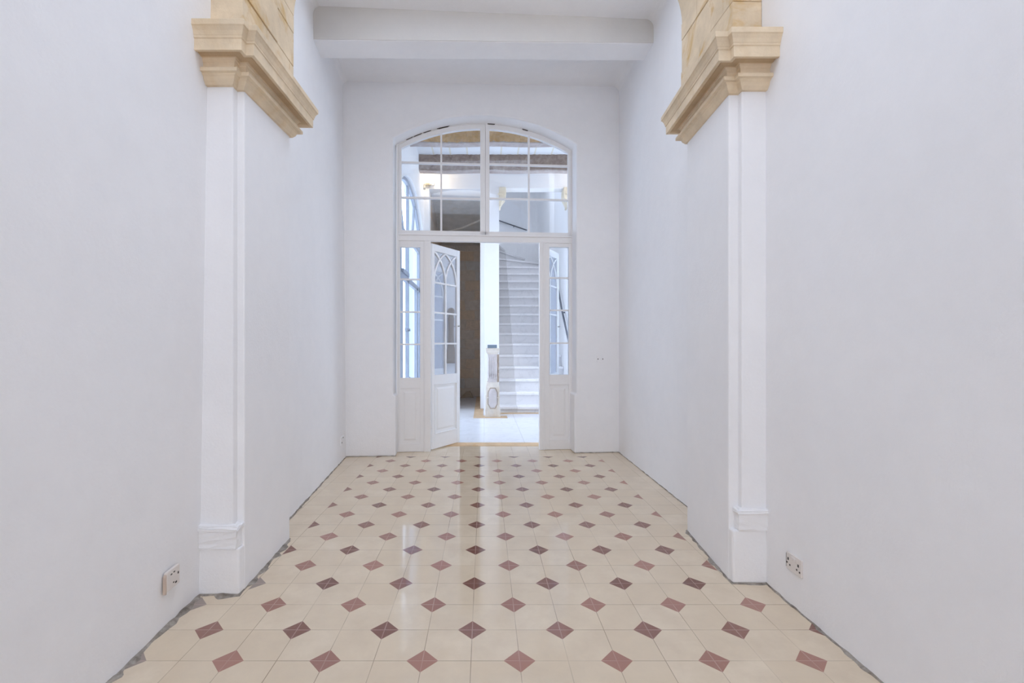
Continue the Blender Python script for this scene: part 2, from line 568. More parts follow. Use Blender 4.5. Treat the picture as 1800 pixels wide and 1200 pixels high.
# near walls (the left one leans in a little towards the top)
mb = MB()
lo = [(-1.034, -3.5), (-1.034, 0.0), (-1.1166, 1.328), (-1.146, LN), (-1.152, 1.90), (-1.35, 1.90), (-1.35, -3.5)]
hi = [(x + (0.052 if y > 0 and x > -1.3 else (0.03 if x > -1.3 else 0)), y) for x, y in lo]
mb.hexa([(x, y, 0) for x, y in lo], [(x, y, CEIL + 0.02) for x, y in hi])
struct(mb.build('wall_left', 'plaster'), 'bare white plaster wall nearest the camera, with the worn single socket', 'wall')
mb = MB()
mb.plan([(1.178, -3.5), (1.181, 1.328), (1.188, RN), (1.19, 1.98), (1.40, 1.98), (1.40, -3.5)], 0, CEIL + 0.02)
struct(mb.build('wall_right', 'plaster'), 'bare white plaster wall nearest the camera, with the double socket', 'wall')

# arch piers
def pier(name, nib, front, face, far, wall, yn, yf, yfar, label):
    mb = MB()
    mb.plan([(wall, yf), (face, yf), (far, yfar), (wall, yfar)], 0, 2.26)
    return struct(mb.build(name, 'plaster', bevel=0.006), label, 'pier')
pier('pillar_left', -1.011, LN, -0.983, -1.008, -1.34, LN, LN + 0.033, LF, 'white plastered arch pier behind the pilaster with the chipped base')
pier('pillar_right', 1.086, RN, 1.0455, 1.098, 1.40, RN, RN + 0.026, RF, 'white plastered arch pier behind the pilaster with the squared base')

# side walls of the bay beyond the arch, with a coved head
def bay_wall(name, near, far, sign, label, lean=0.0):
    C_ = CEIL + 0.02 * near[0] - 0.02 * sign * 0.06
    prof = [(0.0, 0.0), (0.0, C_ - 0.06)]
    for k in range(1, 7):
        a = math.pi / 2 * k / 6
        prof.append((0.06 * (1 - math.cos(a)), C_ - 0.06 + 0.06 * math.sin(a)))
    prof += [(0.06, CEIL + 0.04), (-0.15, CEIL + 0.04), (-0.15, 0.0)]
    mb = MB()
    a = [(near[0] - sign * (p - lean * z / CEIL), near[1], z) for p, z in prof]
    b = [(far[0] - sign * (p - lean * z / CEIL), far[1], z) for p, z in prof]
    mb.hexa(a, b)
    return struct(mb.build(name, 'plaster'), label, 'wall')
dl = (-1.246 + 1.139) / (4.031 - 2.739)
bay_wall('wall_left_bay', (-1.139 + dl * (2.30 - 2.739), 2.30), (-1.246 + dl * 0.05, 4.08), -1, 'white plaster side wall of the bay beyond the arch, beside the swung-open door leaf', 0.028)
dr = (1.267 - 1.262) / (4.203 - 2.944)
bay_wall('wall_right_bay', (1.262 + dr * (2.40 - 2.944), 2.40), (1.267 + dr * 0.05, 4.25), 1, 'white plaster side wall of the bay beyond the arch, nearest the wall switch')

# ceiling over the room, slightly higher on the right-hand side
mb = MB()
def cz(x): return CEIL + 0.02 * x
for x0, x1, y0, y1 in ((-1.5, 1.5, -3.7, 0.37), (-1.5, -0.5, 0.37, 1.67), (0.6, 1.5, 0.37, 1.67), (-1.5, 1.5, 1.67, 2.42), (-1.5, -0.75, 2.42, 2.90), (0.85, 1.5, 2.42, 2.90), (-1.5, 1.5, 2.90, 4.4)):  # gaps are the roof openings added for fill light
    mb.hexa([(x0, y0, cz(x0)), (x1, y0, cz(x1)), (x1, y1, cz(x1)), (x0, y1, cz(x0))],
            [(x0, y0, 3.75), (x1, y0, 3.75), (x1, y1, 3.75), (x0, y1, 3.75)])
struct(mb.build('ceiling', 'plaster'), 'plain white plaster ceiling of the long room', 'ceiling')

# far wall with the arched doorway
d_fr = 0.150                                # joinery stands this deep in the doorway
def U(px, py=600, d=d_fr): return FW.uz(px, py, d)[0]
def Zp(px, py, d=d_fr): return FW.uz(px, py, d)[1]
sL, sR = FW.uz(691, 600)[0], FW.uz(1013.3, 600)[0]
sLb, sRb = FW.uz(695.5, 700)[0], FW.uz(1009.5, 700)[0]
zsp = (Zp(691, 245, 0) + Zp(1013, 250, 0)) / 2
zap = Zp(853, 202.5, 0)
AR = arc(sL, sR, zsp, zap)
zb = Zp(1010, 693, 0)
mb = MB()
pts = [(-0.12, 0), (sLb, 0), (sLb, zb), (sL, zb + 0.01)] + [(s, AR(s)) for s in lin(sL, sR, 32)] + \
      [(sR, zb + 0.01), (sRb, zb), (sRb, 0), (FW.L + 0.12, 0), (FW.L + 0.12, CEIL + 0.06), (-0.12, CEIL + 0.06)]
FW.poly(mb, pts, 0, 0.22)
struct(mb.build('wall_back', 'plaster', bevel=0.012), 'white plaster end wall pierced by the arched glazed doorway', 'wall')

# wall behind the camera, with a wide unseen entrance added to let daylight in
mb = MB()
mb.hexa([(x, -3.5, z) for x, z in [(-1.3, 0), (-0.55, 0), (-0.55, 2.5), (0.75, 2.5), (0.75, 0), (1.4, 0), (1.4, 3.6), (-1.3, 3.6)]],
        [(x, -3.7, z) for x, z in [(-1.3, 0), (-0.55, 0), (-0.55, 2.5), (0.75, 2.5), (0.75, 0), (1.4, 0), (1.4, 3.6), (-1.3, 3.6)]])
struct(mb.build('wall_front', 'plaster'), 'white plaster wall with a wide entrance added for daylight behind the viewpoint', 'wall')

# painted cross beam
mb = MB()
bl, br_ = (-1.34, 3.13), (1.40, 3.35)
zl, zr = 3.143, 3.263
mb.hexa([(bl[0], bl[1], zl), (br_[0], br_[1], zr), (br_[0], br_[1] + 0.20, zr), (bl[0], bl[1] + 0.20, zl)],
        [(bl[0], bl[1], 3.5), (br_[0], br_[1], 3.5), (br_[0], br_[1] + 0.20, 3.5), (bl[0], bl[1] + 0.20, 3.5)])
o = struct(mb.build('ceiling_beam', 'plaster', bevel=0.006), 'greyish white painted beam crossing the ceiling in front of the arched doorway', 'beam')
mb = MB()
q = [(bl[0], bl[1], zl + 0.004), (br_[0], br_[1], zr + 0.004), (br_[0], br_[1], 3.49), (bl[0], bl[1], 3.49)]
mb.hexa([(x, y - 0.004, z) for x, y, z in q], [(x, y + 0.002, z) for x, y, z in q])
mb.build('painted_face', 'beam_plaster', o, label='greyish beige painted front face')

# crumbling mortar joint where walls and floor meet
def joint_strip(name, path, w0, w1, side, label, seed):
    rnd = random.Random(seed)
    mb = MB()
    pts = []
    for (a, b) in zip(path, path[1:]):
        n = max(2, int((Vector(b) - Vector(a)).length / 0.03))
        for i in range(n):
            pts.append(Vector(a).lerp(Vector(b), i / n))
    pts.append(Vector(path[-1]))
    prev = None
    for i, p in enumerate(pts):
        d = (pts[min(i + 1, len(pts) - 1)] - pts[max(i - 1, 0)]).normalized()
        nrm = Vector((-d.y, d.x)) * side
        w = w0 + (w1 - w0) * rnd.random() ** 2
        h = 0.004 + 0.010 * rnd.random()
        ring = [mb.v((p.x - nrm.x * 0.02, p.y - nrm.y * 0.02, -0.003)), mb.v((p.x - nrm.x * 0.02, p.y - nrm.y * 0.02, h)),
                mb.v((p.x + nrm.x * w * 0.4, p.y + nrm.y * w * 0.4, h * 0.5)), mb.v((p.x + nrm.x * w, p.y + nrm.y * w, -0.003))]
        if prev:
            for k in range(4):
                mb.bm.faces.new((prev[k], prev[(k + 1) % 4], ring[(k + 1) % 4], ring[k]))
        else:
            mb.bm.faces.new(list(reversed(ring)))
        prev = ring
    mb.bm.faces.new(prev)
    return struct(mb.build(name, 'grime'), label, 'mortar joint')
joint_strip('trim_1', [(-1.083, 0.8), (-1.1166, 1.328), (-1.146, LN)], 0.006, 0.040, -1, 'dark crumbling mortar edge under the near wall with the worn single socket', 3)
joint_strip('trim_2', [(-1.146, LN - 0.005), (-0.985, LN - 0.005), (-1.008, LF), (-1.10, LF)], 0.005, 0.045, -1, 'broken grey mortar edge around the foot of the pier with the chipped base', 4)
joint_strip('trim_3', [(-1.10, LF), (-1.246, 4.031)], 0.003, 0.014, -1, 'dirty mortar line under the bay wall beside the opened door leaf', 5)
joint_strip('trim_4', [(1.180, 0.8), (1.181, 1.328), (1.188, RN)], 0.004, 0.020, 1, 'thin dark mortar edge under the near wall with the double socket', 6)
joint_strip('trim_5', [(1.188, RN - 0.004), (1.0455, RN - 0.004), (1.098, RF), (1.26, RF)], 0.008, 0.036, 1, 'wide grey mortar edge along the foot of the pier with the squared base', 7)
joint_strip('trim_6', [(1.26, RF), (1.267, 4.203)], 0.002, 0.009, 1, 'faint dirty mortar line under the bay wall nearest the wall switch', 8)
joint_strip('trim_7', [FWA, tuple(FW.P0 + FW.e * sLb)], 0.002, 0.010, -1, 'dirty mortar line under the narrow end wall beside the opened door leaf', 9)
joint_strip('trim_8', [tuple(FW.P0 + FW.e * sRb), FWB], 0.002, 0.010, -1, 'dirty mortar line under the narrow end wall below the wall switch', 10)

# ---------------------------------------------------------------- pilasters, cornices, stone arch
def pilaster(sign, wall, nib, face, yn, yf, ztop, zm0, zm1, label):
    t = thing('pilaster', ((wall + nib) / 2, yn, 0), label, 'pilaster')
    def span(x0, x1): return (x0, x1) if x0 < x1 else (x1, x0)
    a, b = span(wall + sign * -0.0, nib)
    back = yf + 0.01
    mb = MB(); mb.box(*span(wall + sign * 0.06, nib), yn, back, zm1 - 0.01, ztop)
    mb.build('shaft', 'plaster', t, bevel=0.004)
    inner = nib - sign * 0.013
    mb = MB()
    rings = [(0.0, zm0 - 0.004), (0.006, zm0 + 0.006), (0.006, zm1 - 0.026), (0.014, zm1 - 0.018), (0.012, zm1 - 0.006), (0.002, zm1)]
    prev = None
    first = None
    for p, z in rings:
        xi = inner - sign * p; y0 = yn - 0.006 - p
        r = [mb.v((wall + sign * 0.06, y0, z)), mb.v((xi, y0, z)), mb.v((xi, back, z)), mb.v((wall + sign * 0.06, back, z))]
        if prev:
            for k in range(4):
                mb.bm.faces.new((prev[k], prev[(k + 1) % 4], r[(k + 1) % 4], r[k]))
        else:
            first = r
        prev = r
    mb.bm.faces.new(prev); mb.bm.faces.new(list(reversed(first)))
    rnd = random.Random(5 if sign < 0 else 9)
    bmesh.ops.subdivide_edges(mb.bm, edges=[e for e in mb.bm.edges], cuts=3, use_grid_fill=True)
    for v in mb.bm.verts:
        v.co += Vector((rnd.uniform(-1, 1), rnd.uniform(-1, 1), rnd.uniform(-1, 1))) * (0.0032 if sign < 0 else 0.0018) * S
    mb.build('base_moulding', 'plaster', t)
    mb = MB(); mb.box(*span(wall + sign * 0.06, face + sign * 0.002), yn - 0.004, back, 0.0, zm0)
    mb.build('plinth', 'plaster', t, bevel=0.008)
    return t
pilaster(-1, -1.146, -1.011, -0.983, LN, LN + 0.033, 2.05, 0.187, 0.282, 'slim white pilaster with a lumpy chipped base, beside the worn single socket')
pilaster(1, 1.188, 1.086, 1.0455, RN, RN + 0.026, 2.08, 0.225, 0.318, 'slim white pilaster with a crisp squared base, beside the double socket')

# cornice profile: (projection, height)
PROF = [(-0.03, 0.0), (0.006, 0.0), (0.010, 0.006), (0.016, 0.012), (0.022, 0.026), (0.030, 0.031), (0.030, 0.034), (0.044, 0.035), (0.044, 0.050), (0.022, 0.052),
        (0.022, 0.056), (0.022, 0.079), (0.026, 0.081), (0.026, 0.086), (0.030, 0.088), (0.030, 0.094), (0.066, 0.098), (0.070, 0.090), (0.084, 0.089),
        (0.084, 0.132), (0.088, 0.134), (0.088, 0.141), (0.090, 0.144), (0.094, 0.158), (0.101, 0.170), (0.105, 0.173), (0.105, 0.194), (0.100, 0.197), (-0.03, 0.197)]
def sweep(mb, path, prof, zbase, side):
    n = len(path)
    offs = []
    for i in range(n):
        P = Vector(path[i])
        def nrm(a, b):
            d = (Vector(b) - Vector(a)).normalized()
            return Vector((-d.y, d.x)) * side
        if i == 0: m = nrm(path[0], path[1])
        elif i == n - 1: m = nrm(path[-2], path[-1])
        else:
            n1, n2 = nrm(path[i - 1], path[i]), nrm(path[i], path[i + 1])
            m = (n1 + n2) / (1 + n1.dot(n2))
        offs.append((P, m))
    rings = []
    for i, (P, m) in enumerate(offs):
        zb_ = zbase[i]
        rings.append([mb.v((P.x + m.x * p, P.y + m.y * p, zb_ + h)) for p, h in prof])
    for a, b in zip(rings, rings[1:]):
        for k in range(len(prof)):
            k2 = (k + 1) % len(prof)
            mb.bm.faces.new((a[k], a[k2], b[k2], b[k]))
    mb.bm.faces.new(rings[0]); mb.bm.faces.new(list(reversed(rings[-1])))
    return mb

ZL, ZR = 2.042, 2.072
mb = MB()
pathL = [(-1.115, LN - 0.008), (-1.011, LN - 0.008), (-1.011, LN + 0.025), (-0.983, LN + 0.025), (-1.000, LF), (-1.14, LF)]
sweep(mb, pathL, PROF, [ZL, ZL, ZL, ZL, ZL + 0.040, ZL + 0.040], -1)
o = tag(mb.build('impost_cornice', 'stone', bevel=0.0015), 'moulded honey stone cornice on the pier over the pilaster with the chipped base', 'cornice', kind='thing')
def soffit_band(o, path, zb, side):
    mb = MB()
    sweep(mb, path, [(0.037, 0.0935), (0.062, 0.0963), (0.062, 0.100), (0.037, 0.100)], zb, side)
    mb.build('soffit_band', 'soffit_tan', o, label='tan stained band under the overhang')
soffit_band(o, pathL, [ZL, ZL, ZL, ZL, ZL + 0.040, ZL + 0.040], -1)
mb = MB()
pathR = [(1.190, RN - 0.008), (1.086, RN - 0.008), (1.086, RN + 0.018), (1.0455, RN + 0.018), (1.094, RF), (1.28, RF)]
sweep(mb, pathR, PROF, [ZR, ZR, ZR, ZR, ZR + 0.022, ZR + 0.022], 1)
o = tag(mb.build('impost_cornice', 'stone', bevel=0.0015), 'moulded honey stone cornice on the pier over the pilaster with the squared base', 'cornice', kind='thing')

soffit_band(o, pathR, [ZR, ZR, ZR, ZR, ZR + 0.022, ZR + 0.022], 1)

# the stone arch that springs from the two cornices
def arch_y(x, far):
    f = (x + 1.0) / 2.09
    return (LF - 0.01 + (RF - LF) * f) if far else (LN + 0.022 + (RN - LN) * f)
cx, rr, zs, stilt, rise = 0.040, 1.022, 2.255, 0.46, 0.62
def shear(x, z): return z + 0.0150 * x
arch_t = thing('stone_arch', (0, LN + 0.2, zs), 'unplastered honey limestone arch springing from the two cornices', 'arch')
def arch_block(poly, seed, f0=0.0, f1=1.0, name='voussoir'):
    """poly in (x, z); f0..f1 picks how much of the wall's thickness the block fills"""
    rnd = random.Random(seed)
    j = rnd.uniform(-0.003, 0.003)
    def Y(x, f): return arch_y(x, False) * (1 - f) + arch_y(x, True) * f
    mb = MB()
    mb.hexa([(x + j, Y(x, f0), shear(x, z)) for x, z in poly], [(x + j, Y(x, f1), shear(x, z)) for x, z in poly])
    return mb.build(name, 'stone_arch', arch_t, bevel=0.003)
g = 0.0012
for sgn, xo in ((-1, -1.115), (1, 1.19)):
    xi = cx + sgn * rr
    for k, (z0, z1, cut) in enumerate(((zs, zs + 0.20, 0.42), (zs + 0.20, zs + 0.37, 0.62), (zs + 0.37, zs + stilt, 0.35))):
        if sgn > 0: cut = 1 - cut
        q = [(xi, z0 + g), (xo, z0 + g), (xo, z1 - g), (xi, z1 - g)]
        arch_block(q, 3 * k + sgn, 0.0, cut - 0.002, 'springer')
        arch_block(q, 5 * k + sgn, cut + 0.002, 1.0, 'springer')
NV = 13
zt_arch = zs + stilt
def ring(a, d): return (cx - (rr + d) * math.cos(a), zt_arch + (rise + d * 0.9) * math.sin(a))
for k in range(NV):
    a0, a1 = math.pi * k / NV + 0.0012, math.pi * (k + 1) / NV - 0.0012
    poly = [ring(a0 + (a1 - a0) * q / 4, 0) for q in range(5)] + [ring(a1, 0.30), ring(a0, 0.30)]
    poly = [(max(-1.115, min(1.19, x)), min(CEIL - 0.03, z)) for x, z in poly]
    arch_block(poly, k + 40)
# fill above and behind the ring
mb = MB()
poly = [ring(a, 0.012) for a in [math.pi * k / 40 for k in range(41)]]
poly = [(-1.110, zt_arch)] + poly + [(1.185, zt_arch), (1.185, CEIL - 0.03), (-1.110, CEIL - 0.03)]
mb.hexa([(x, arch_y(x, False) + 0.010, shear(x, z)) for x, z in poly], [(x, arch_y(x, True) - 0.012, shear(x, z)) for x, z in poly])
mb.build('spandrel', 'stone_arch', arch_t)

# ---------------------------------------------------------------- glazed screen in the doorway
df0, df1 = d_fr, d_fr + 0.045
screen = thing('door_frame', FW.pt(FW.L / 2, 0, d_fr), 'grey white wooden frame with arched head and transom filling the doorway', 'door frame', kind='thing')
xo0, xo1 = U(696.5), U(1008.5)
Fo = arc(xo0, xo1, (Zp(697, 252) + Zp(1008, 257)) / 2, Zp(853, 213.5))
So = arc(U(700.5), U(1004.5), (Zp(700, 256.5) + Zp(1005, 261)) / 2, Zp(853, 217.5))
Gl = arc(U(705.5), U(999), (Zp(705.5, 262) + Zp(999, 266)) / 2, Zp(853, 226))
zt0, zt1 = Zp(853, 425), Zp(853, 412.5)       # transom
ss = lin(xo0, xo1, 40)
xi0, xi1 = U(700.5), U(1004.5)
mb = MB()
FW.band(mb, [(xi0 + (xi1 - xi0) * i / 40, So(xi0 + (xi1 - xi0) * i / 40)) for i in range(41)], [(s, Fo(s)) for s in ss], df0, df1)
mb.build('arched_head', 'paint', screen)
for a, b in ((xo0, xi0), (xi1, xo1)):
    mb = MB(); FW.box(mb, a, b, 0.0, Fo(xo0 if a == xo0 else xo1) - 0.004, df0, df1)
    mb.build('jamb', 'paint', screen, bevel=0.002)
mb = MB(); FW.box(mb, xi0, xi1, zt0, zt1, df0 - 0.004, df1)
FW.box(mb, xi0, xi1, zt1 - 0.016, zt1 - 0.004, df0 - 0.014, df0)
mb.build('transom', 'paint', screen, bevel=0.002)
for a, b in ((745, 757), (948.5, 958)):
    mb = MB(); FW.box(mb, U(a), U(b), 0.0, zt0, df0 - 0.002, df1)
    if a == 745: FW.box(mb, U(746.5), U(749), 0.0, zt0, df0 - 0.007, df0)
    else: FW.box(mb, U(954), U(956.5), 0.0, zt0, df0 - 0.007, df0)
    mb.build('mullion', 'paint', screen, bevel=0.002)
# black gaps where the head has shrunk away from the plaster
for a, b in ((714, 726), (727, 742), (744, 758), (768, 790), (857, 870), (918, 928)):
    mb = MB()
    s0, s1 = U(a), U(b)
    lo_ = [(s, AR(s) - 0.0075 + 0.003 * (i in (0, 6))) for i, s in enumerate(lin(s0, s1, 6))]
    hi_ = [(s, AR(s) + 0.002) for s in lin(s0, s1, 6)]
    FW.band(mb, lo_, hi_, df0 - 0.003, df0 + 0.01)
    mb.build('gap', 'dark', screen)

zs0, zs1 = zt1, Zp(853, 406.5)                # bottom rail of the lights
def fanlight(sa, sb, ga, gb, mx, my, label):
    t = thing('fanlight', FW.pt((sa + sb) / 2, zs0, d_fr), label, 'window', 'paired arched lights over the door')
    e0, e1 = df0 + 0.004, df1 - 0.004
    mb = MB()
    FW.band(mb, [(s, Gl(s) if ga <= s <= gb else Gl(min(max(s, ga), gb))) for s in lin(sa, sb, 30)], [(s, So(s) - 0.0015) for s in lin(sa, sb, 30)], e0, e1)
    mb.build('top_rail', 'paint', t)
    mb = MB(); FW.box(mb, sa, sb, zs0, zs1, e0, e1); mb.build('bottom_rail', 'paint', t, bevel=0.002)
    for a, b in ((sa, ga), (gb, sb)):
        mb = MB(); FW.box(mb, a, b, zs0, Gl(min(max((a + b) / 2, ga), gb)) + 0.004, e0, e1 - 0.0005)
        mb.build('stile', 'paint', t, bevel=0.002)
    w = 0.0085
    mb = MB(); FW.box(mb, mx - w, mx + w, zs1, Gl(mx) + 0.003, e0 + 0.004, e1 - 0.004); mb.build('muntin', 'paint', t)
    for z in my:
        mb = MB(); FW.box(mb, ga, gb, z - w, z + w, e0 + 0.006, e1 - 0.006); mb.build('muntin', 'paint', t)
    mb = MB()
    FW.poly(mb, [(ga - 0.004, zs1 - 0.004), (gb + 0.004, zs1 - 0.004)] + [(s, Gl(min(max(s, ga), gb)) + 0.004) for s in lin(gb + 0.004, ga - 0.004, 24)], e0 + 0.015, e0 + 0.019)
    mb.build('glass', 'glass', t)
    return t
sm = U(853.3)
fanlight(xi0 + 0.001, sm - 0.0012, U(705.5), U(844.5), U(775.5), [Zp(775, 347.5), Zp(775, 286)], 'arched glazed light over the swung-open door leaf, looking onto the stone passage')
fanlight(sm + 0.0012, xi1 - 0.001, U(860.5), U(999), U(930), [Zp(930, 349.5), Zp(930, 289)], 'arched glazed light over the doorway, looking onto the corbelled stair opening')

def moulded_panel(mb, pl, s0, s1, z0, z1, dface, raise_=0.006):
    """recessed panel with a moulded rim and a raised field, standing just behind the face"""
    pl.box(mb, s0, s1, z0, z1, dface + 0.008, dface + 0.022)
    w = (s1 - s0) * 0.17
    f = min(w, 0.035)
    a = [pl.pt(s0 + f, z0 + f, dface + 0.008), pl.pt(s1 - f, z0 + f, dface + 0.008), pl.pt(s1 - f, z1 - f, dface + 0.008), pl.pt(s0 + f, z1 - f, dface + 0.008)]
    g = f * 1.5
    b = [pl.pt(s0 + g, z0 + g, dface + 0.008 - raise_), pl.pt(s1 - g, z0 + g, dface + 0.008 - raise_), pl.pt(s1 - g, z1 - g, dface + 0.008 - raise_), pl.pt(s0 + g, z1 - g, dface + 0.008 - raise_)]
    mb.hexa(a, b)
    return mb

def sidelight(sa, sb, ga, gb, zg0, zg1, zp0, zp1, bars, label):
    t = thing('sidelight', FW.pt((sa + sb) / 2, 0, d_fr), label, 'window', 'narrow fixed lights beside the door')
    e0, e1 = df0 + 0.003, df1 - 0.004
    for a, b in ((sa, ga), (gb, sb)):
        mb = MB(); FW.box(mb, a, b, 0.002, zt0, e0, e1); mb.build('stile', 'paint', t, bevel=0.0015)
    for z0, z1, nm in ((zg1, zt0, 'top_rail'), (zp1, zg0, 'middle_rail'), (0.002, zp0, 'bottom_rail')):
        mb = MB(); FW.box(mb, ga, gb, z0, z1, e0, e1 - 0.0005); mb.build(nm, 'paint', t, bevel=0.0015)
    for z in bars:
        mb = MB(); FW.box(mb, ga, gb, z - 0.0075, z + 0.0075, e0 + 0.006, e1 - 0.006); mb.build('muntin', 'paint', t)
    mb = MB(); moulded_panel(mb, FW, ga, gb, zp0, zp1, e0); mb.build('panel', 'paint', t)
    mb = MB(); FW.box(mb, ga - 0.003, gb + 0.003, zg0 - 0.003, zg1 + 0.003, e0 + 0.015, e0 + 0.019); mb.build('glass', 'glass', t)
    return t
sidelight(xi0 + 0.0008, U(745) - 0.0008, U(703), U(738.5), Zp(720, 664), Zp(720, 434), Zp(720, 780), Zp(720, 682),
          [Zp(720, 490.5), Zp(720, 548), Zp(720, 605)], 'narrow fixed sidelight with four panes, beside the swung-open tracery door leaf')
sidelight(U(958) + 0.0008, xi1 - 0.0008, U(966), U(1000), Zp(983, 658.5), Zp(983, 434), Zp(983, 772), Zp(983, 676),
          [Zp(983, 488), Zp(983, 545), Zp(983, 603)], 'narrow fixed sidelight with four panes, showing the stair handrail through it')

# two hinged leaves with interlaced gothic glazing bars
def door_leaf(P0, P1, ztop, label, knob, glass='glass_leaf'):
    pl = Plane(P0, P1)
    W = pl.L
    t = thing('glazed_door', (P0[0], P0[1], 0), label, 'door', kind='thing')
    th = 0.030
    s0, s1, sc = W * 0.085, W * 0.885, W * 0.485
    z0 = 0.012
    k = ztop - z0
    zg0, zg1 = z0 + k * 0.360, z0 + k * 0.966
    zp0, zp1 = z0 + k * 0.07, z0 + k * 0.315
    for a, b in ((0, s0), (s1, W)):
        mb = MB(); pl.box(mb, a, b, z0, ztop, 0, th); mb.build('stile', 'paint_door', t, bevel=0.002)
    for a, b, nm in ((zg1, ztop, 'top_rail'), (zp1, zg0, 'middle_rail'), (z0, zp0, 'bottom_rail')):
        mb = MB(); pl.box(mb, s0, s1, a, b, 0.0003, th - 0.0003); mb.build(nm, 'paint_door', t, bevel=0.002)
    zb1 = z0 + k * (791 - 495) / 364 * 1.0
    w = 0.0105
    mb = MB(); pl.box(mb, sc - w, sc + w, zg0, zb1, 0.003, th - 0.003); mb.build('muntin', 'paint_door', t)
    for z in (zb1, zg0 + (zb1 - zg0) * 0.675, zg0 + (zb1 - zg0) * 0.34):
        mb = MB(); pl.box(mb, s0, s1, z - 0.0085, z + 0.0085, 0.004, th - 0.004); mb.build('muntin', 'paint_door', t)
    Ht = zg1 - zb1
    def curve(xa, xb):
        pts = []
        for i in range(15):
            f = i / 14
            a = f * math.radians(62)
            pts.append((xa + (xb - xa) * (1 - math.cos(a)) / (1 - math.cos(math.radians(62))), zb1 + Ht * math.sin(a) / math.sin(math.radians(62)) * 1.0))
        return pts
    hw = 0.0085
    for xa, xb in ((s0, sc), (sc, s0), (sc, s1), (s1, sc)):
        pts = curve(xa, xb)
        L_, R_ = [], []
        for i, (s, z) in enumerate(pts):
            q0, q1 = pts[max(i - 1, 0)], pts[min(i + 1, 14)]
            dx, dz = q1[0] - q0[0], q1[1] - q0[1]
            n = math.hypot(dx, dz)
            L_.append((min(max(s - dz / n * hw, s0), s1), min(z + dx / n * hw, zg1)))
            R_.append((min(max(s + dz / n * hw, s0), s1), min(z - dx / n * hw, zg1)))
        mb = MB(); pl.band(mb, L_, R_, 0.003 + 0.001 * (xa < xb), th - 0.003)
        mb.build('tracery_bar', 'paint_door', t)
    mb = MB(); pl.box(mb, s0 - 0.003, s1 + 0.003, zg0 - 0.003, zg1 + 0.003, th / 2 - 0.002, th / 2 + 0.002)
    mb.build('glass', glass, t)
    mb = MB(); moulded_panel(mb, pl, s0, s1, zp0, zp1, 0.0)
    pl.box(mb, s0 + 0.02, s1 - 0.02, zp0 + 0.02, zp1 - 0.02, 0.021, th - 0.003)
    mb.build('panel', 'paint_door', t)
    # rim moulding round the lower panel
    mb = MB()
    for a, b, c, d in ((s0, s1, zp1 - 0.007, zp1), (s0, s1, zp0, zp0 + 0.007), (s0, s0 + 0.007, zp0, zp1), (s1 - 0.007, s1, zp0, zp1)):
        pl.box(mb, a, b, c, d, -0.004, 0.008)
    mb.build('panel_moulding', 'paint_door', t)
    if knob:
        zk = z0 + k * 0.605
        for sg in (-1, 1):
            mb = MB()
            q = pl.pt(s1 + 0.015, zk, 0.015 + sg * 0.016); q2 = pl.pt(s1 + 0.015, zk, 0.015 + sg * 0.034); q3 = pl.pt(s1 + 0.015, zk, 0.015 + sg * 0.042)
            mb.tube([q, q2, q3], [0.005, 0.009, 0.006], 10)
            mb.build('knob', 'lamp_metal', t, smooth=True)
    for zh in (z0 + k * 0.12, z0 + k * 0.5, z0 + k * 0.88):
        mb = MB(); q = pl.pt(-0.004, zh - 0.03, 0.012); q2 = pl.pt(-0.004, zh + 0.03, 0.012)
        mb.tube([q, q2], 0.006, 8); mb.build('hinge', 'paint_door', t, smooth=True)
    return t
hl = FW.pt(FW.uz(759.5, 700, 0.19)[0], 0, 0.19)
Yfree = 4.622
fr = ((808.5 - VX) / F * Yfree, Yfree)
ztop_l = 1 + (VY - 427.5) / F * hl[1]
door_leaf(hl[:2], fr, ztop_l, 'white door leaf with interlaced gothic glazing bars, swung halfway open beside the four-pane sidelight', True)
hr = FW.pt(FW.uz(950.5, 700, 0.20)[0] + 0.016, 0, 0.20)
door_leaf(hr[:2], (hr[0] + 0.500 * 0.455, hr[1] + 0.866 * 0.455), ztop_l, 'white gothic door leaf folded back, seen through the sidelight with the handrail', True, 'glass_haze')

# ---------------------------------------------------------------- stair hall beyond
YB = 6.95
HC = 3.74
XL, XR = -0.935, 1.95
mb = MB()
mb.plan([(-1.45, 4.46), (2.0, 4.46), (2.0, 7.2), (-1.0, 7.2)], -0.12, -0.001)
struct(mb.build('floor_hall', 'marble'), 'bright white marble floor of the stair hall', 'floor')
mb = MB()
mb.plan([(-0.60, 4.468), (0.80, 4.468), (0.80, 4.632), (-0.60, 4.632)], -0.02, 0.003)
tag(mb.build('threshold', 'wood', bevel=0.002), 'orange brown strip set across the floor just beyond the doorway', 'threshold', kind='structure')

# left wall of the hall with the arched courtyard opening
yc, zc, R_ = 5.87, 1.71, 1.43
j0, j1 = 4.87, 6.87
def az(y): return zc + math.sqrt(R_ * R_ - (y - yc) ** 2)
ys = lin(j0, j1, 30)
out = [(4.22, 0), (j0, 0)] + [(y, az(y)) for y in ys] + [(j1, 0), (7.3, 0), (7.3, HC + 0.1), (4.22, HC + 0.1)]
mb = MB()
mb.hexa([(XL, y, z) for y, z in out], [(XL - 0.16, y, z) for y, z in out])
struct(mb.build('wall_hall_left', 'plaster_hall'), 'white hall wall with the arched glass courtyard door', 'wall')
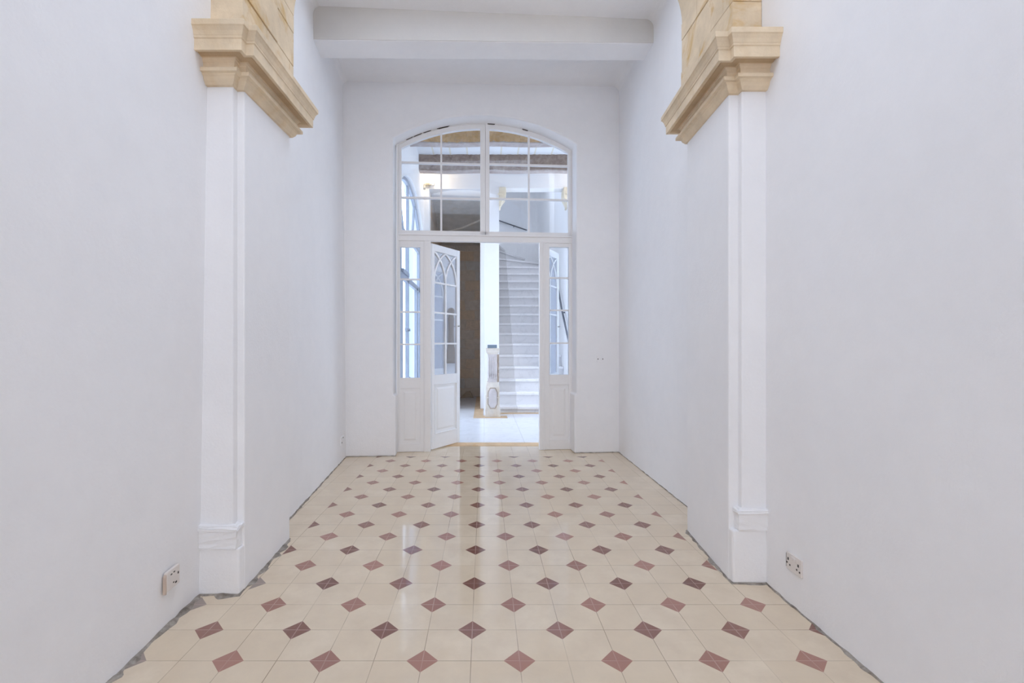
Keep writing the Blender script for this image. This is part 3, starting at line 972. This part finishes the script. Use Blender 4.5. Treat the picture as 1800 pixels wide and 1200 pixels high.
# short return between the room's end wall and the hall
mb = MB()
mb.box(-1.6, XL - 0.01, 4.20, 4.40, 0, HC)
struct(mb.build('wall_hall_front', 'plaster_hall'), 'short white return of wall behind the end wall', 'wall')
mb = MB()
mb.box(1.10, 2.1, 4.45, 4.60, 0, HC)
struct(mb.build('wall_hall_front_right', 'plaster_hall'), 'white wall of the hall beside the folded-back door leaf', 'wall')
mb = MB()
q = [(4.45, 0), (7.3, 0), (7.3, HC + 0.1), (6.75, HC + 0.1), (6.75, 0.8), (5.8, 0.8), (5.8, 3.2), (6.749, 3.2), (6.749, HC + 0.1), (4.45, HC + 0.1)]  # outline includes the window opening added to brighten the hall
mb.hexa([(XR, y, z) for y, z in q], [(XR + 0.15, y, z) for y, z in q])
struct(mb.build('wall_hall_right', 'plaster_hall'), 'white wall of the stair hall with the carved stone bracket', 'wall')
# over the doorway on the hall side, up to the hall ceiling
mb = MB()
mb.box(-1.5, 2.1, 4.42, 4.46, CEIL - 0.05, HC + 0.1)
struct(mb.build('wall_hall_over_door', 'plaster_hall'), 'strip of wall above the room ceiling on the hall side', 'wall')

# back wall: left opening to the stone passage, right opening to the stairs
oz1, oz2 = 3.44, 3.45
out = [(XL - 0.05, 0), (-0.855, 0), (-0.855, oz1), (0.0, oz1), (0.0, 0), (0.232, 0), (0.232, oz2), (1.31, oz2), (1.31, 0), (XR + 0.05, 0), (XR + 0.05, HC + 0.1), (XL - 0.05, HC + 0.1)]
mb = MB()
mb.hexa([(x, YB, z) for x, z in out], [(x, YB + 0.18, z) for x, z in out])
struct(mb.build('wall_hall_back', 'plaster_hall', bevel=0.004), 'white hall wall pierced by the stone passage and the stair opening', 'wall')
mb = MB()
mb.box(-0.06, 0.232, YB + 0.18, 9.6, 0, 4.2)
struct(mb.build('wall_stair_left', 'plaster_hall'), 'white wall between the stone passage and the stair flight', 'wall')

# hall ceiling of stone slabs
mb = MB()
mb.box(-1.45, 2.1, 4.2, 7.3, HC, HC + 0.15)
struct(mb.build('ceiling_hall', 'slabs'), 'white limewashed stone slab ceiling above the rough hall beams', 'ceiling')

def rough_beam(y0, z0, mat, seed, label, back):
    t = thing('timber_beam', (0.5, y0, z0), label, 'beam', kind='thing')
    rnd = random.Random(seed)
    mb = MB()
    n, mrow = 90, 5
    grid = []
    x0, x1 = XL - 0.03, XR + 0.03
    wob = [rnd.uniform(-1, 1) for _ in range(n + 1)]
    for i in range(n + 1):
        x = x0 + (x1 - x0) * i / n
        sag = 0.006 * math.sin(i * 0.21 + seed) + 0.004 * wob[i]
        colv = []
        for k in range(mrow + 1):
            f = k / mrow
            colv.append(mb.v((x, y0 + rnd.uniform(-0.010, 0.010), z0 + 0.012 + sag + (HC + 0.01 - z0 - 0.012) * f)))
        colv.append(mb.v((x, y0 + back, HC + 0.01)))
        colv.append(mb.v((x, y0 + back, z0 + 0.012 + sag)))
        grid.append(colv)
    for a, b in zip(grid, grid[1:]):
        m_ = len(a)
        for k in range(m_):
            mb.bm.faces.new((a[k], a[(k + 1) % m_], b[(k + 1) % m_], b[k]))
    mb.bm.faces.new(grid[0]); mb.bm.faces.new(list(reversed(grid[-1])))
    mb.build('beam_body', mat, t)
    mb = MB()
    prev = None
    for i in range(n + 1):
        x = x0 + (x1 - x0) * i / n
        sag = 0.006 * math.sin(i * 0.21 + seed)
        r = [mb.v((x, y0 + 0.006, z0 + sag)), mb.v((x, y0 + back - 0.004, z0 + sag)), mb.v((x, y0 + back - 0.004, z0 + sag + 0.02)), mb.v((x, y0 + 0.006, z0 + sag + 0.02))]
        if prev:
            for k in range(4):
                mb.bm.faces.new((prev[k], prev[(k + 1) % 4], r[(k + 1) % 4], r[k]))
        else: mb.bm.faces.new(list(reversed(r)))
        prev = r
    mb.bm.faces.new(prev)
    mb.build('underside', 'beam_pale', t, label='pale flaking underside')
    return t
rough_beam(5.53, 3.515, 'beam_lit', 1, 'rough brown ceiling beam with warm lamp glow in its colour, nearest the arched lights', 0.13)
rough_beam(6.40, 3.510, 'beam_grey', 2, 'rough grey brown ceiling beam close to the far hall wall', 0.12)

# stone passage
mb = MB()
mb.box(-0.95, 0.0, 8.93, 9.05, 0, 3.6)
struct(mb.build('wall_passage_back', 'rubble'), 'rough brown and grey stone block wall at the end of the passage', 'wall')
mb = MB()
mb.box(-1.0, -0.86, YB + 0.2, 8.95, 0, 3.6)
struct(mb.build('wall_passage_left', 'rubble'), 'rough stone block side wall of the passage', 'wall')
mb = MB()
mb.box(-0.065, -0.01, YB + 0.2, 8.95, 0, 3.6)
struct(mb.build('wall_passage_right', 'rubble'), 'rough stone face of the wall between passage and stairs', 'wall')
mb = MB()
mb.hexa([(-0.90, YB + 0.1, 3.442), (0.0, YB + 0.1, 3.442), (0.0, 7.44, 3.442), (-0.90, 7.44, 3.442)], [(-0.90, YB + 0.1, 3.70), (0.0, YB + 0.1, 3.70), (0.0, 7.44, 3.70), (-0.90, 7.44, 3.70)])
struct(mb.build('trim_passage_head', 'plaster_hall'), 'pale plastered head of the passage opening', 'lintel')
mb = MB()
prof = [(7.42, 3.442), (7.75, 3.37), (8.15, 3.25), (8.55, 3.12), (8.95, 3.00)]
for (a, za_), (b, zb_) in zip(prof, prof[1:]):
    mb.hexa([(-0.95, a, za_), (0.0, a, za_), (0.0, b, zb_), (-0.95, b, zb_)], [(-0.95, a, 3.75), (0.0, a, 3.75), (0.0, b, 3.75), (-0.95, b, 3.75)])
struct(mb.build('ceiling_passage', 'soffit_stone'), 'sloping grey stone soffit over the passage', 'ceiling')
mb = MB()
pA, pB = (-0.74, 8.45, 3.145), (-0.05, 8.05, 3.275)
mb.tube([pA, ((pA[0] + pB[0]) / 2, (pA[1] + pB[1]) / 2 + 0.05, 3.20), pB], 0.02, 8)
struct(mb.build('trim_passage_rib', 'stone_pale'), 'thin pale stone rib crossing the passage soffit', 'rib')
mb = MB()
mb.plan([(-1.0, 7.2), (-0.02, 7.2), (-0.02, 9.0), (-1.0, 9.0)], -0.12, -0.001)
struct(mb.build('floor_passage', 'grey_marble'), 'grey stone paving inside the dark passage', 'floor')
mb = MB()
mb.plan([(-0.150, 6.20), (-0.012, 6.20), (-0.012, 8.85), (-0.150, 8.85)], -0.02, 0.002)
mb.plan([(-0.012, 6.20), (0.325, 6.20), (0.325, 6.42), (-0.012, 6.42)], -0.02, 0.002)
mb.plan([(0.232, 6.56), (1.30, 6.66), (1.30, 6.72), (0.232, 6.72)], -0.02, 0.002)
struct(mb.build('trim_floor_border', 'tan_marble'), 'tan marble border inlaid around the newel and into the passage', 'floor border')
mb = MB()
mb.hexa([(-0.46, 8.60, 0), (-0.20, 8.64, 0), (-0.22, 8.90, 0), (-0.42, 8.92, 0)], [(-0.36, 8.74, 0.10), (-0.27, 8.74, 0.12), (-0.28, 8.88, 0.11), (-0.35, 8.88, 0.09)])
mb.rough(2, 0.008, 3)
tag(mb.build('stone', 'stone_brown'), 'dark lump of stone lying at the foot of the passage end wall', 'stone')

# stairs
stairs = thing('staircase', (0.77, 6.72, 0), 'straight white marble stair climbing behind the newel and turning at the top', 'staircase', kind='thing')
RUN, RISE, Z1, SY = 0.223, 0.190, 0.094, 6.72
NS = 14
for k in range(NS):
    y, z = SY + k * RUN, Z1 + k * RISE
    zb_ = 0 if k == 0 else z - RISE
    mb = MB()
    mb.box(0.234, 1.308, y, y + RUN + 0.02, zb_ - (0.0 if k == 0 else 0.02), z - 0.040)
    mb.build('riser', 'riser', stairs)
    mb = MB()
    mb.box(0.234, 1.308, y - 0.034, y + RUN + 0.02, z - 0.040, z)
    mb.build('tread', 'marble_step', stairs, bevel=0.007)
mb = MB()
mb.box(0.234, 1.308, SY - 0.014, SY + 0.05, 0, 0.022)
mb.build('skirting_moulding', 'marble_step', stairs, bevel=0.003)
pv = (0.234, SY + NS * RUN)
rays = [(1.30, pv[1] + 0.06), (1.30, pv[1] + 0.62), (1.0, 10.93), (0.52, 10.93), (0.234, 10.93)]
for i in range(4):
    z = Z1 + (NS + i) * RISE
    for_tri = [pv, rays[i], rays[i + 1]]
    if i == 1: for_tri = [pv, rays[1], (1.30, 10.93), rays[2]]
    mb = MB()
    mb.plan(for_tri, z - RISE - 0.02, z - 0.04)
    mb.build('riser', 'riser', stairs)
    mb = MB()
    mb.plan([(p[0], p[1] - (0.034 if q < 2 else 0)) for q, p in enumerate(for_tri)], z - 0.04, z)
    mb.build('tread', 'marble_step', stairs, bevel=0.005)
mb = MB()
pts = [(1.311, YB + 0.10)] + [(1.311, 10.45)] + [(1.311 - 0.5 * (1 - math.cos(a)), 10.45 + 0.5 * math.sin(a)) for a in [math.pi / 2 * k / 8 for k in range(1, 9)]] + [(-0.6, 10.95), (-0.6, 11.1), (1.5, 11.1), (1.5, YB + 0.10)]
mb.plan(pts, 0, 5.0)
struct(mb.build('wall_stair_right', 'plaster_hall'), 'plain white curved wall round the top of the stairs, carrying the dark handrail', 'wall')
mb = MB()
mb.box(-0.6, 0.2, 9.6, 9.75, 2.0, 5.0)
mb.box(-0.75, -0.6, 9.6, 11.1, 2.0, 5.0)
struct(mb.build('wall_stair_upper', 'plaster_hall'), 'white wall around the upper turn of the stairs', 'wall')
mb = MB()
mb.box(0.10, 1.4, YB + 0.0, YB + 0.18, HC + 0.1, 5.1)
mb.box(-0.06, 0.232, YB + 0.18, 9.6, 4.2, 5.0)
struct(mb.build('wall_stair_front', 'plaster_hall'), 'white wall high above the stair opening', 'wall')
# stairwell ceiling with an unseen roof opening added to light the stairs
mb = MB()
sky = (0.32, 1.22, 7.25, 8.55)
mb.box(-0.8, sky[0], YB, 11.2, 5.0, 5.12)
mb.box(sky[1], 1.55, YB, 11.2, 5.0, 5.12)
mb.box(sky[0], sky[1], YB, sky[2], 5.0, 5.12)
mb.box(sky[0], sky[1], sky[3], 11.2, 5.0, 5.12)
struct(mb.build('ceiling_stairs', 'plaster_hall'), 'white ceiling high over the stairs with an added light opening', 'ceiling')

# handrails
def rail(pts, r, label, brackets, wall_dir):
    t = thing('handrail', pts[0], label, 'handrail')
    mb = MB(); mb.tube(pts, r, 10); mb.build('rail', 'steel_dark', t, smooth=True)
    for p in brackets:
        mb = MB()
        q = (p[0] + wall_dir[0], p[1] + wall_dir[1], p[2])
        mb.tube([p, (p[0], p[1], p[2] - 0.02), (q[0], q[1], q[2] - 0.02)], r * 0.7, 8)
        mb.build('bracket', 'steel_dark', t, smooth=True)
    return t
xr = 1.265
def onx(px, py, x=xr):
    Y = x * F / (px - VX)
    return (x, Y, 1 - (py - VY) / F * Y)
p0, p1, p2 = onx(1000.5, 603), onx(988, 546), onx(978, 491)
rail([p0, p1, p2, (xr, p2[1] + 0.7, p2[2] + 0.62)], 0.016, 'dark metal handrail climbing the wall beside the lower stairs', [onx(999.5, 598.5), onx(988.3, 547)], (0.045, 0, 0))
q0, q1 = at(877, 387.5, 10.90), at(929, 405.5, 10.90)
q2 = (q1[0] + 0.1, q1[1] - 0.02, q1[2] - 0.06)
rail([(q0[0] - 0.4, q0[1], q0[2] + 0.13), q0, q1], 0.014, 'dark metal handrail high on the curved wall at the turn of the stairs', [((q0[0] + q1[0]) / 2, q0[1], (q0[2] + q1[2]) / 2)], (0, 0.05, 0))
# raised plaster dado above the upper rail
mb = MB()
a = [at(860, 358, 10.93), at(876, 371, 10.93), at(921, 401, 10.93), at(929, 405.5, 10.93), at(877, 387.5, 10.93), at(860, 381, 10.93)]
mb.hexa(a, [(x, 10.96, z) for x, y, z in a])
struct(mb.build('trim_stair_dado', 'plaster_hall'), 'pale triangular plaster band above the upper handrail', 'plaster band')

# corbels in the corners of the stair opening
def corbel(x, sgn, w, label):
    prof = [(0, 0.17), (0, 0.0)]
    prof = [(0.0, 0.015), (w, 0.015), (w, 0.0), (w * 1.05, -0.06), (w, -0.13), (w * 0.9, -0.155), (w * 0.55, -0.20), (w * 0.25, -0.255), (0.03, -0.28), (0.0, -0.285)]
    mb = MB()
    mb.hexa([(x + sgn * p, YB - 0.02, oz2 + h) for p, h in prof], [(x + sgn * p, YB + 0.20, oz2 + h) for p, h in prof])
    mb.box(*sorted((x - sgn * 0.02, x + sgn * w * 0.6)), YB - 0.035, YB + 0.20, oz2 - 0.10, oz2 - 0.085)
    return tag(mb.build('corbel', 'stone_cream', bevel=0.006), label, 'corbel', 'stone corbels of the stair opening', 'thing')
corbel(0.232, 1, 0.105, 'cream scrolled stone corbel at the stair opening corner over the newel')
corbel(1.31, -1, 0.075, 'cream scrolled stone corbel at the stair opening corner over the lower handrail')

# carved newel post
NX, NY = 0.121, 6.29
newel = thing('newel_post', (NX, NY + 0.12, 0), 'carved pale stone newel post with a fluted scroll, at the foot of the stairs', 'newel post')
def sqring(mb, prof, cx_, y0, depth):
    prev = first = None
    for hw, z in prof:
        dy = hw - 0.1
        r = [mb.v((cx_ - hw, y0 - dy * 0.5, z)), mb.v((cx_ + hw, y0 - dy * 0.5, z)), mb.v((cx_ + hw, y0 + depth + dy * 0.5, z)), mb.v((cx_ - hw, y0 + depth + dy * 0.5, z))]
        if prev:
            for k in range(4): mb.bm.faces.new((prev[k], prev[(k + 1) % 4], r[(k + 1) % 4], r[k]))
        else: first = r
        prev = r
    mb.bm.faces.new(prev); mb.bm.faces.new(list(reversed(first)))
mb = MB(); sqring(mb, [(0.108, 0), (0.106, 0.10), (0.098, 0.17), (0.094, 0.28), (0.096, 0.42), (0.090, 0.45), (0.085, 0.475), (0.082, 0.49)], NX, NY, 0.24)
mb.build('pedestal', 'stone_pale', newel, bevel=0.004)
mb = MB()
oc = [(-0.058, 0.19), (-0.03, 0.135), (0.03, 0.135), (0.058, 0.19), (0.058, 0.345), (0.03, 0.40), (-0.03, 0.40), (-0.058, 0.345)]
mb.hexa([(NX + x, NY - 0.016, z) for x, z in oc], [(NX + x, NY + 0.03, z) for x, z in oc])
mb.build('octagonal_panel', 'stone_grey', newel, bevel=0.006)
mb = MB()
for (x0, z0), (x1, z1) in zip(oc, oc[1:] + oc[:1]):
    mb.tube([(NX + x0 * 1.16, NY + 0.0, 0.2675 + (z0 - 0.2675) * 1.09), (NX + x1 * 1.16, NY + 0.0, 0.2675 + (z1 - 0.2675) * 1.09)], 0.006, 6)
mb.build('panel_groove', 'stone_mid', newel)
mb = MB(); mb.box(NX - 0.10, NX + 0.10, NY - 0.012, NY + 0.24, 0.268, 0.282)
mb.build('joint_band', 'stone_pale', newel)
# fluted scroll body
mb = MB()
for i, x in enumerate((-0.055, -0.03, -0.004, 0.022, 0.046)):
    pts = [(NX + x, NY + 0.045, 0.52), (NX + x, NY + 0.012, 0.55), (NX + x, NY + 0.002, 0.62), (NX + x, NY + 0.008, 0.74), (NX + x, NY + 0.020, 0.82), (NX + x, NY + 0.03, 0.865)]
    mb.tube(pts, [0.012, 0.016, 0.0165, 0.0155, 0.014, 0.012], 10)
mb.box(NX - 0.068, NX + 0.060, NY + 0.015, NY + 0.20, 0.48, 0.89)
mb.build('fluted_scroll', 'stone_grey', newel, smooth=False)
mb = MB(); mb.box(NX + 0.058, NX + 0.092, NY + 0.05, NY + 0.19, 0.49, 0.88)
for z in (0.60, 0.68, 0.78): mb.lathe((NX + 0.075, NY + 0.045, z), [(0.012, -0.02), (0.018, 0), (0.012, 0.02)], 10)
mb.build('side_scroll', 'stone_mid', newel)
mb = MB(); sqring(mb, [(0.076, 0.885), (0.082, 0.90), (0.092, 0.915), (0.094, 0.94), (0.097, 0.95), (0.097, 0.965), (0.09, 0.97)], NX, NY, 0.24)
mb.build('cap', 'stone_pale', newel, bevel=0.003)
mb = MB(); mb.box(NX - 0.072, NX + 0.060, NY + 0.03, NY + 0.19, 0.9705, 1.018)
tag(mb.build('small_box', 'blue_grey', bevel=0.004), 'small flat blue grey box lying on top of the newel post', 'box')

# carved bracket on the hall's right wall, mirrored in the opened leaf
br_t = thing('stone_bracket', (XR - 0.05, 5.13, 0.74), 'weathered brown stone bracket with a ball top on the hall wall', 'bracket')
mb = MB()
mb.lathe((XR - 0.055, 5.13, 1.52), [(0.004, -0.06), (0.035, -0.055), (0.055, -0.02), (0.058, 0.01), (0.045, 0.045), (0.02, 0.062), (0.002, 0.065)], 16)
mb.build('ball', 'stone_brown', br_t, smooth=True)
mb = MB()
mb.lathe((XR - 0.052, 5.13, 0.74), [(0.10, 0.0), (0.105, 0.05), (0.095, 0.10), (0.075, 0.17), (0.05, 0.26), (0.042, 0.45), (0.044, 0.6), (0.05, 0.68), (0.034, 0.73), (0.03, 0.75)], 16)
mb.build('shaft', 'stone_brown', br_t, smooth=True)

# wall spotlight over the passage
lamp = thing('wall_spotlight', at(752, 331, YB - 0.03), 'small two-headed metal spotlight on the hall wall above the passage', 'lamp')
c = at(752.5, 326.5, YB - 0.03)
mb = MB(); mb.box(c[0] - 0.03, c[0] + 0.03, YB - 0.03, YB, c[2] - 0.02, c[2] + 0.02); mb.build('base', 'lamp_metal', lamp, bevel=0.004)
mb = MB(); mb.tube([(c[0] - 0.045, YB - 0.06, c[2]), (c[0] - 0.02, YB - 0.06, c[2] + 0.018), (c[0] + 0.02, YB - 0.06, c[2] + 0.018), (c[0] + 0.05, YB - 0.06, c[2])], 0.014, 10)
mb.tube([(c[0], YB - 0.06, c[2] + 0.018), (c[0], YB - 0.02, c[2])], 0.010, 8)
mb.build('arm', 'brass', lamp, smooth=True)
mb = MB(); mb.tube([(c[0] - 0.05, YB - 0.06, c[2] + 0.01), (c[0] - 0.056, YB - 0.07, c[2] - 0.035), (c[0] - 0.06, YB - 0.08, c[2] - 0.06)], [0.016, 0.024, 0.027], 14); mb.build('lamp_head', 'lamp_metal', lamp, smooth=True)
mb = MB(); mb.tube([(c[0] + 0.04, YB - 0.06, c[2] + 0.0), (c[0] + 0.07, YB - 0.08, c[2] + 0.004), (c[0] + 0.095, YB - 0.09, c[2] + 0.006)], [0.016, 0.024, 0.027], 14); mb.build('lamp_head', 'lamp_metal', lamp, smooth=True)

for nm, x, y in (('spotlight_glow', c[0] + 0.12, YB - 0.20), ('spotlight_glow', 1.62, YB - 0.20)):
    ld = bpy.data.lights.new(nm, 'POINT')
    ld.energy = 4.0
    ld.color = (1.0, 0.80, 0.55)
    ld.shadow_soft_size = 0.05
    lo_ = bpy.data.objects.new(nm, ld)
    COL.objects.link(lo_)
    lo_.location = Vector((x, y, c[2] + 0.03)) * S

# arched steel and glass courtyard door
xg = XL - 0.07
sd = thing('courtyard_door', (xg, yc, 0), 'tall arched steel and glass door with radiating fan bars in the hall wall', 'door', kind='thing')
def yz_band(mb, lo, hi, x0, x1):
    for i in range(len(lo) - 1):
        q = [lo[i], lo[i + 1], hi[i + 1], hi[i]]
        mb.hexa([(x0, y, z) for y, z in q], [(x1, y, z) for y, z in q])
mb = MB()
yz_band(mb, [(y, az(y) - 0.045) for y in ys], [(y, az(y) + 0.004) for y in ys], xg - 0.02, xg + 0.02)
mb.box(xg - 0.02, xg + 0.02, j0 - 0.004, j0 + 0.05, 0, az(j0)); mb.box(xg - 0.02, xg + 0.02, j1 - 0.05, j1 + 0.004, 0, az(j1))
mb.build('outer_frame', 'steel', sd)
def ybar(y0, z0, y1, z1, w, nm='bar', th=0.014, mat='steel'):
    d = Vector((y1 - y0, z1 - z0)).normalized(); n = Vector((-d.y, d.x)) * w / 2
    q = [(y0 + n.x, z0 + n.y), (y1 + n.x, z1 + n.y), (y1 - n.x, z1 - n.y), (y0 - n.x, z0 - n.y)]
    mb = MB(); mb.hexa([(xg - th, y, z) for y, z in q], [(xg + th, y, z) for y, z in q])
    return mb.build(nm, mat, sd)
zt_, zf = 1.855, 2.435
ybar(j0, zt_, j1, zt_, 0.07, 'transom_bar', 0.02)
ybar(j0, zf, j1, zf, 0.05, 'transom_bar', 0.016)
ybar(yc, zf, yc, az(yc) - 0.02, 0.05)
ybar(5.52, zf, 5.17, az(5.17) - 0.02, 0.05)
ybar(6.22, zf, 6.42, az(6.42) - 0.02, 0.04)
ybar(5.33, 0, 5.33, zt_, 0.15, 'door_stile', 0.025)
ybar(5.33, zt_, 5.33, zf, 0.10)
ybar(5.83, 0, 5.83, zf, 0.055, 'door_stile', 0.02)
ybar(6.62, 0, 6.62, zt_, 0.10, 'door_stile', 0.02)
mb = MB()
poly = [(j0 + 0.02, 0.02), (j1 - 0.02, 0.02)] + [(y, az(y) - 0.02) for y in reversed(lin(j0 + 0.02, j1 - 0.02, 20))]
mb.hexa([(xg - 0.002, y, z) for y, z in poly], [(xg + 0.002, y, z) for y, z in poly])
mb.build('glass', 'glass', sd)
c = onx(724, 579, xg + 0.0) if False else (xg, 5.80, 1.20)
mb = MB(); mb.box(xg + 0.02, xg + 0.05, 5.55, 5.80, 1.19, 1.225); mb.box(xg + 0.02, xg + 0.05, 5.62, 5.68, 1.10, 1.21); mb.build('latch', 'steel', sd)
mb = MB(); mb.box(xg + 0.02, xg + 0.05, 5.50, 5.80, 0.55, 0.60); mb.build('bolt', 'steel', sd)
mb = MB(); mb.box(xg + 0.02, xg + 0.045, 5.34, 5.75, zt_ + 0.03, zt_ + 0.075); mb.build('door_closer', 'steel', sd)

# courtyard beyond
mb = MB(); mb.box(-6.0, -1.62, 3.5, 3.7, -0.01, 5.0)  # unseen wall added to keep courtyard daylight off the stair pier
struct(mb.build('wall_light_block', 'plaster_hall'), 'white unseen wall added to block courtyard light from the stair pier', 'wall')
mb = MB(); mb.box(-14, -1.12, 3.0, 14.0, -0.16, -0.01)
struct(mb.build('ground_courtyard', 'plaster_hall'), 'pale courtyard paving outside the arched steel door', 'ground')
mb = MB(); mb.box(-1.75, -1.12, 10.0, 10.2, -0.01, 4.45)
struct(mb.build('wall_courtyard', 'court'), 'pale blue wall at the end of the courtyard', 'wall')

# ---------------------------------------------------------------- sockets and switches
def face_plate(t, org, ex, ez, nn, w, h, mats, slots, rocker=None, thick=0.007, skew=0.0):
    org, ex, ez, nn = Vector(org), Vector(ex), Vector(ez), Vector(nn)
    def P(a, b, c): 
        q = org + ex * a + ez * (b + skew * a) + nn * c
        return (q.x, q.y, q.z)
    mb = MB()
    q = [(-w / 2, -h / 2), (w / 2, -h / 2), (w / 2, h / 2), (-w / 2, h / 2)]
    mb.hexa([P(a, b, -0.004) for a, b in q], [P(a, b, thick) for a, b in q])
    mb.build('face_plate', mats, t, bevel=0.0025)
    for a, b, sw, sh in slots:
        mb = MB()
        mb.hexa([P(a + i * sw, b + j * sh, thick - 0.003) for i, j in ((-1, -1), (1, -1), (1, 1), (-1, 1))], [P(a + i * sw, b + j * sh, thick + 0.0008) for i, j in ((-1, -1), (1, -1), (1, 1), (-1, 1))])
        mb.build('pin_hole', 'dark', t)
    for a, b, sw, sh in (rocker or []):
        mb = MB()
        mb.hexa([P(a + i * sw, b + j * sh, thick - 0.001) for i, j in ((-1, -1), (1, -1), (1, 1), (-1, 1))], [P(a + i * sw, b + j * sh, thick + 0.003) for i, j in ((-1, -1), (1, -1), (1, 1), (-1, 1))])
        mb.build('rocker', mats, t, bevel=0.001)

# worn socket on the near wall
plL = Plane((-1.1166 + 0.011, 1.328), (-1.146 + 0.011, LN))
s_a, z_a = plL.uz(301.5, 1015)
s0_, _ = plL.uz(290, 1015); s1_, _ = plL.uz(313, 1015)
w_ = abs(s1_ - s0_)
org = plL.pt(s_a, z_a, 0.0)
nrm = (-plL.n.x, -plL.n.y, 0)
t = thing('wall_socket', org, 'worn ivory single wall socket with stained rim, on the near wall by the chipped pilaster', 'socket')
face_plate(t, org, (plL.e.x, plL.e.y, 0), (0, 0, 1), nrm, w_, 0.070, 'plastic',
           [(-0.012, 0.018, 0.004, 0.002), (0.004, 0.020, 0.004, 0.002), (0.027, 0.006, 0.003, 0.004), (0.014, -0.022, 0.005, 0.003), (0.0, -0.016, 0.003, 0.002)])
mb = MB()
def PL(a, b, c):
    q = Vector(org) + Vector((plL.e.x, plL.e.y, 0)) * a + Vector((0, 0, 1)) * b + Vector(nrm) * c
    return (q.x, q.y, q.z)
mb.hexa([PL(a, b, -0.004) for a, b in ((-w_ / 2 - 0.005, -0.040), (-w_ / 2, -0.040), (-w_ / 2, 0.028), (-w_ / 2 - 0.005, 0.02))], [PL(a, b, 0.006) for a, b in ((-w_ / 2 - 0.005, -0.040), (-w_ / 2, -0.040), (-w_ / 2, 0.028), (-w_ / 2 - 0.005, 0.02))])
mb.build('stained_edge', 'stain', t)

plR = Plane((1.181, 1.328), (1.188, RN))
s_a, z_a = plR.uz(1398, 991.5)
s0_, _ = plR.uz(1385, 991.5); s1_, _ = plR.uz(1411.5, 991.5)
w_ = abs(s1_ - s0_)
org = plR.pt(s_a, z_a, 0.0)
nrm = (-plR.n.x, -plR.n.y, 0)
e_ = plR.e
t = thing('wall_socket', org, 'ivory double wall socket with dark pin holes, on the near wall by the squared pilaster', 'socket')
sg = 1 if s1_ > s0_ else -1
face_plate(t, org, (e_.x * sg, e_.y * sg, 0), (0, 0, 1), nrm, w_, 0.066, 'plastic',
           [(-0.030, 0.008, 0.0035, 0.005), (-0.036, -0.008, 0.003, 0.003), (-0.020, -0.012, 0.003, 0.003), (0.026, 0.006, 0.0035, 0.005), (0.018, -0.012, 0.003, 0.003), (0.034, -0.015, 0.003, 0.003)],
           rocker=[(-0.006, 0.018, 0.006, 0.006), (0.008, 0.018, 0.006, 0.006)])
mb = MB()
def PR(a, b, c):
    q = Vector(org) + Vector((e_.x * sg, e_.y * sg, 0)) * a + Vector((0, 0, 1)) * b + Vector(nrm) * c
    return (q.x, q.y, q.z)
mb.hexa([PR(a, b, -0.004) for a, b in ((-w_ / 2 - 0.004, -0.028), (-w_ / 2, -0.028), (-w_ / 2, 0.026), (-w_ / 2 - 0.004, 0.024))], [PR(a, b, 0.005) for a, b in ((-w_ / 2 - 0.004, -0.028), (-w_ / 2, -0.028), (-w_ / 2, 0.026), (-w_ / 2 - 0.004, 0.024))])
mb.build('dark_gap', 'dark', t)

# small switch on the end wall
s_a, z_a = FW.uz(1054.8, 630.8, 0)
org = FW.pt(s_a, z_a, 0)
t = thing('wall_switch', org, 'small white double wall switch on the end wall beside the doorway', 'switch')
face_plate(t, org, (FW.e.x, FW.e.y, 0), (0, 0, 1), (-FW.n.x, -FW.n.y, 0), 0.062, 0.060, 'plaster', [(-0.021, 0.0, 0.004, 0.005), (0.024, 0.0, 0.004, 0.005)], rocker=[(-0.008, 0.0, 0.006, 0.014), (0.009, 0.0, 0.006, 0.014)], thick=0.005)

# small socket low on the bay wall
plB = Plane((-1.139, 2.739), (-1.246, 4.031))
s_a, z_a = plB.uz(601, 774)
org = plB.pt(s_a, z_a, 0)
t = thing('wall_socket', org, 'tiny white socket low on the bay wall near the end wall corner', 'socket')
face_plate(t, org, (plB.e.x, plB.e.y, 0), (0, 0, 1), (-plB.n.x, -plB.n.y, 0), 0.10, 0.070, 'plaster', [(0.02, 0.022, 0.014, 0.004), (-0.025, -0.014, 0.008, 0.006)], thick=0.006)
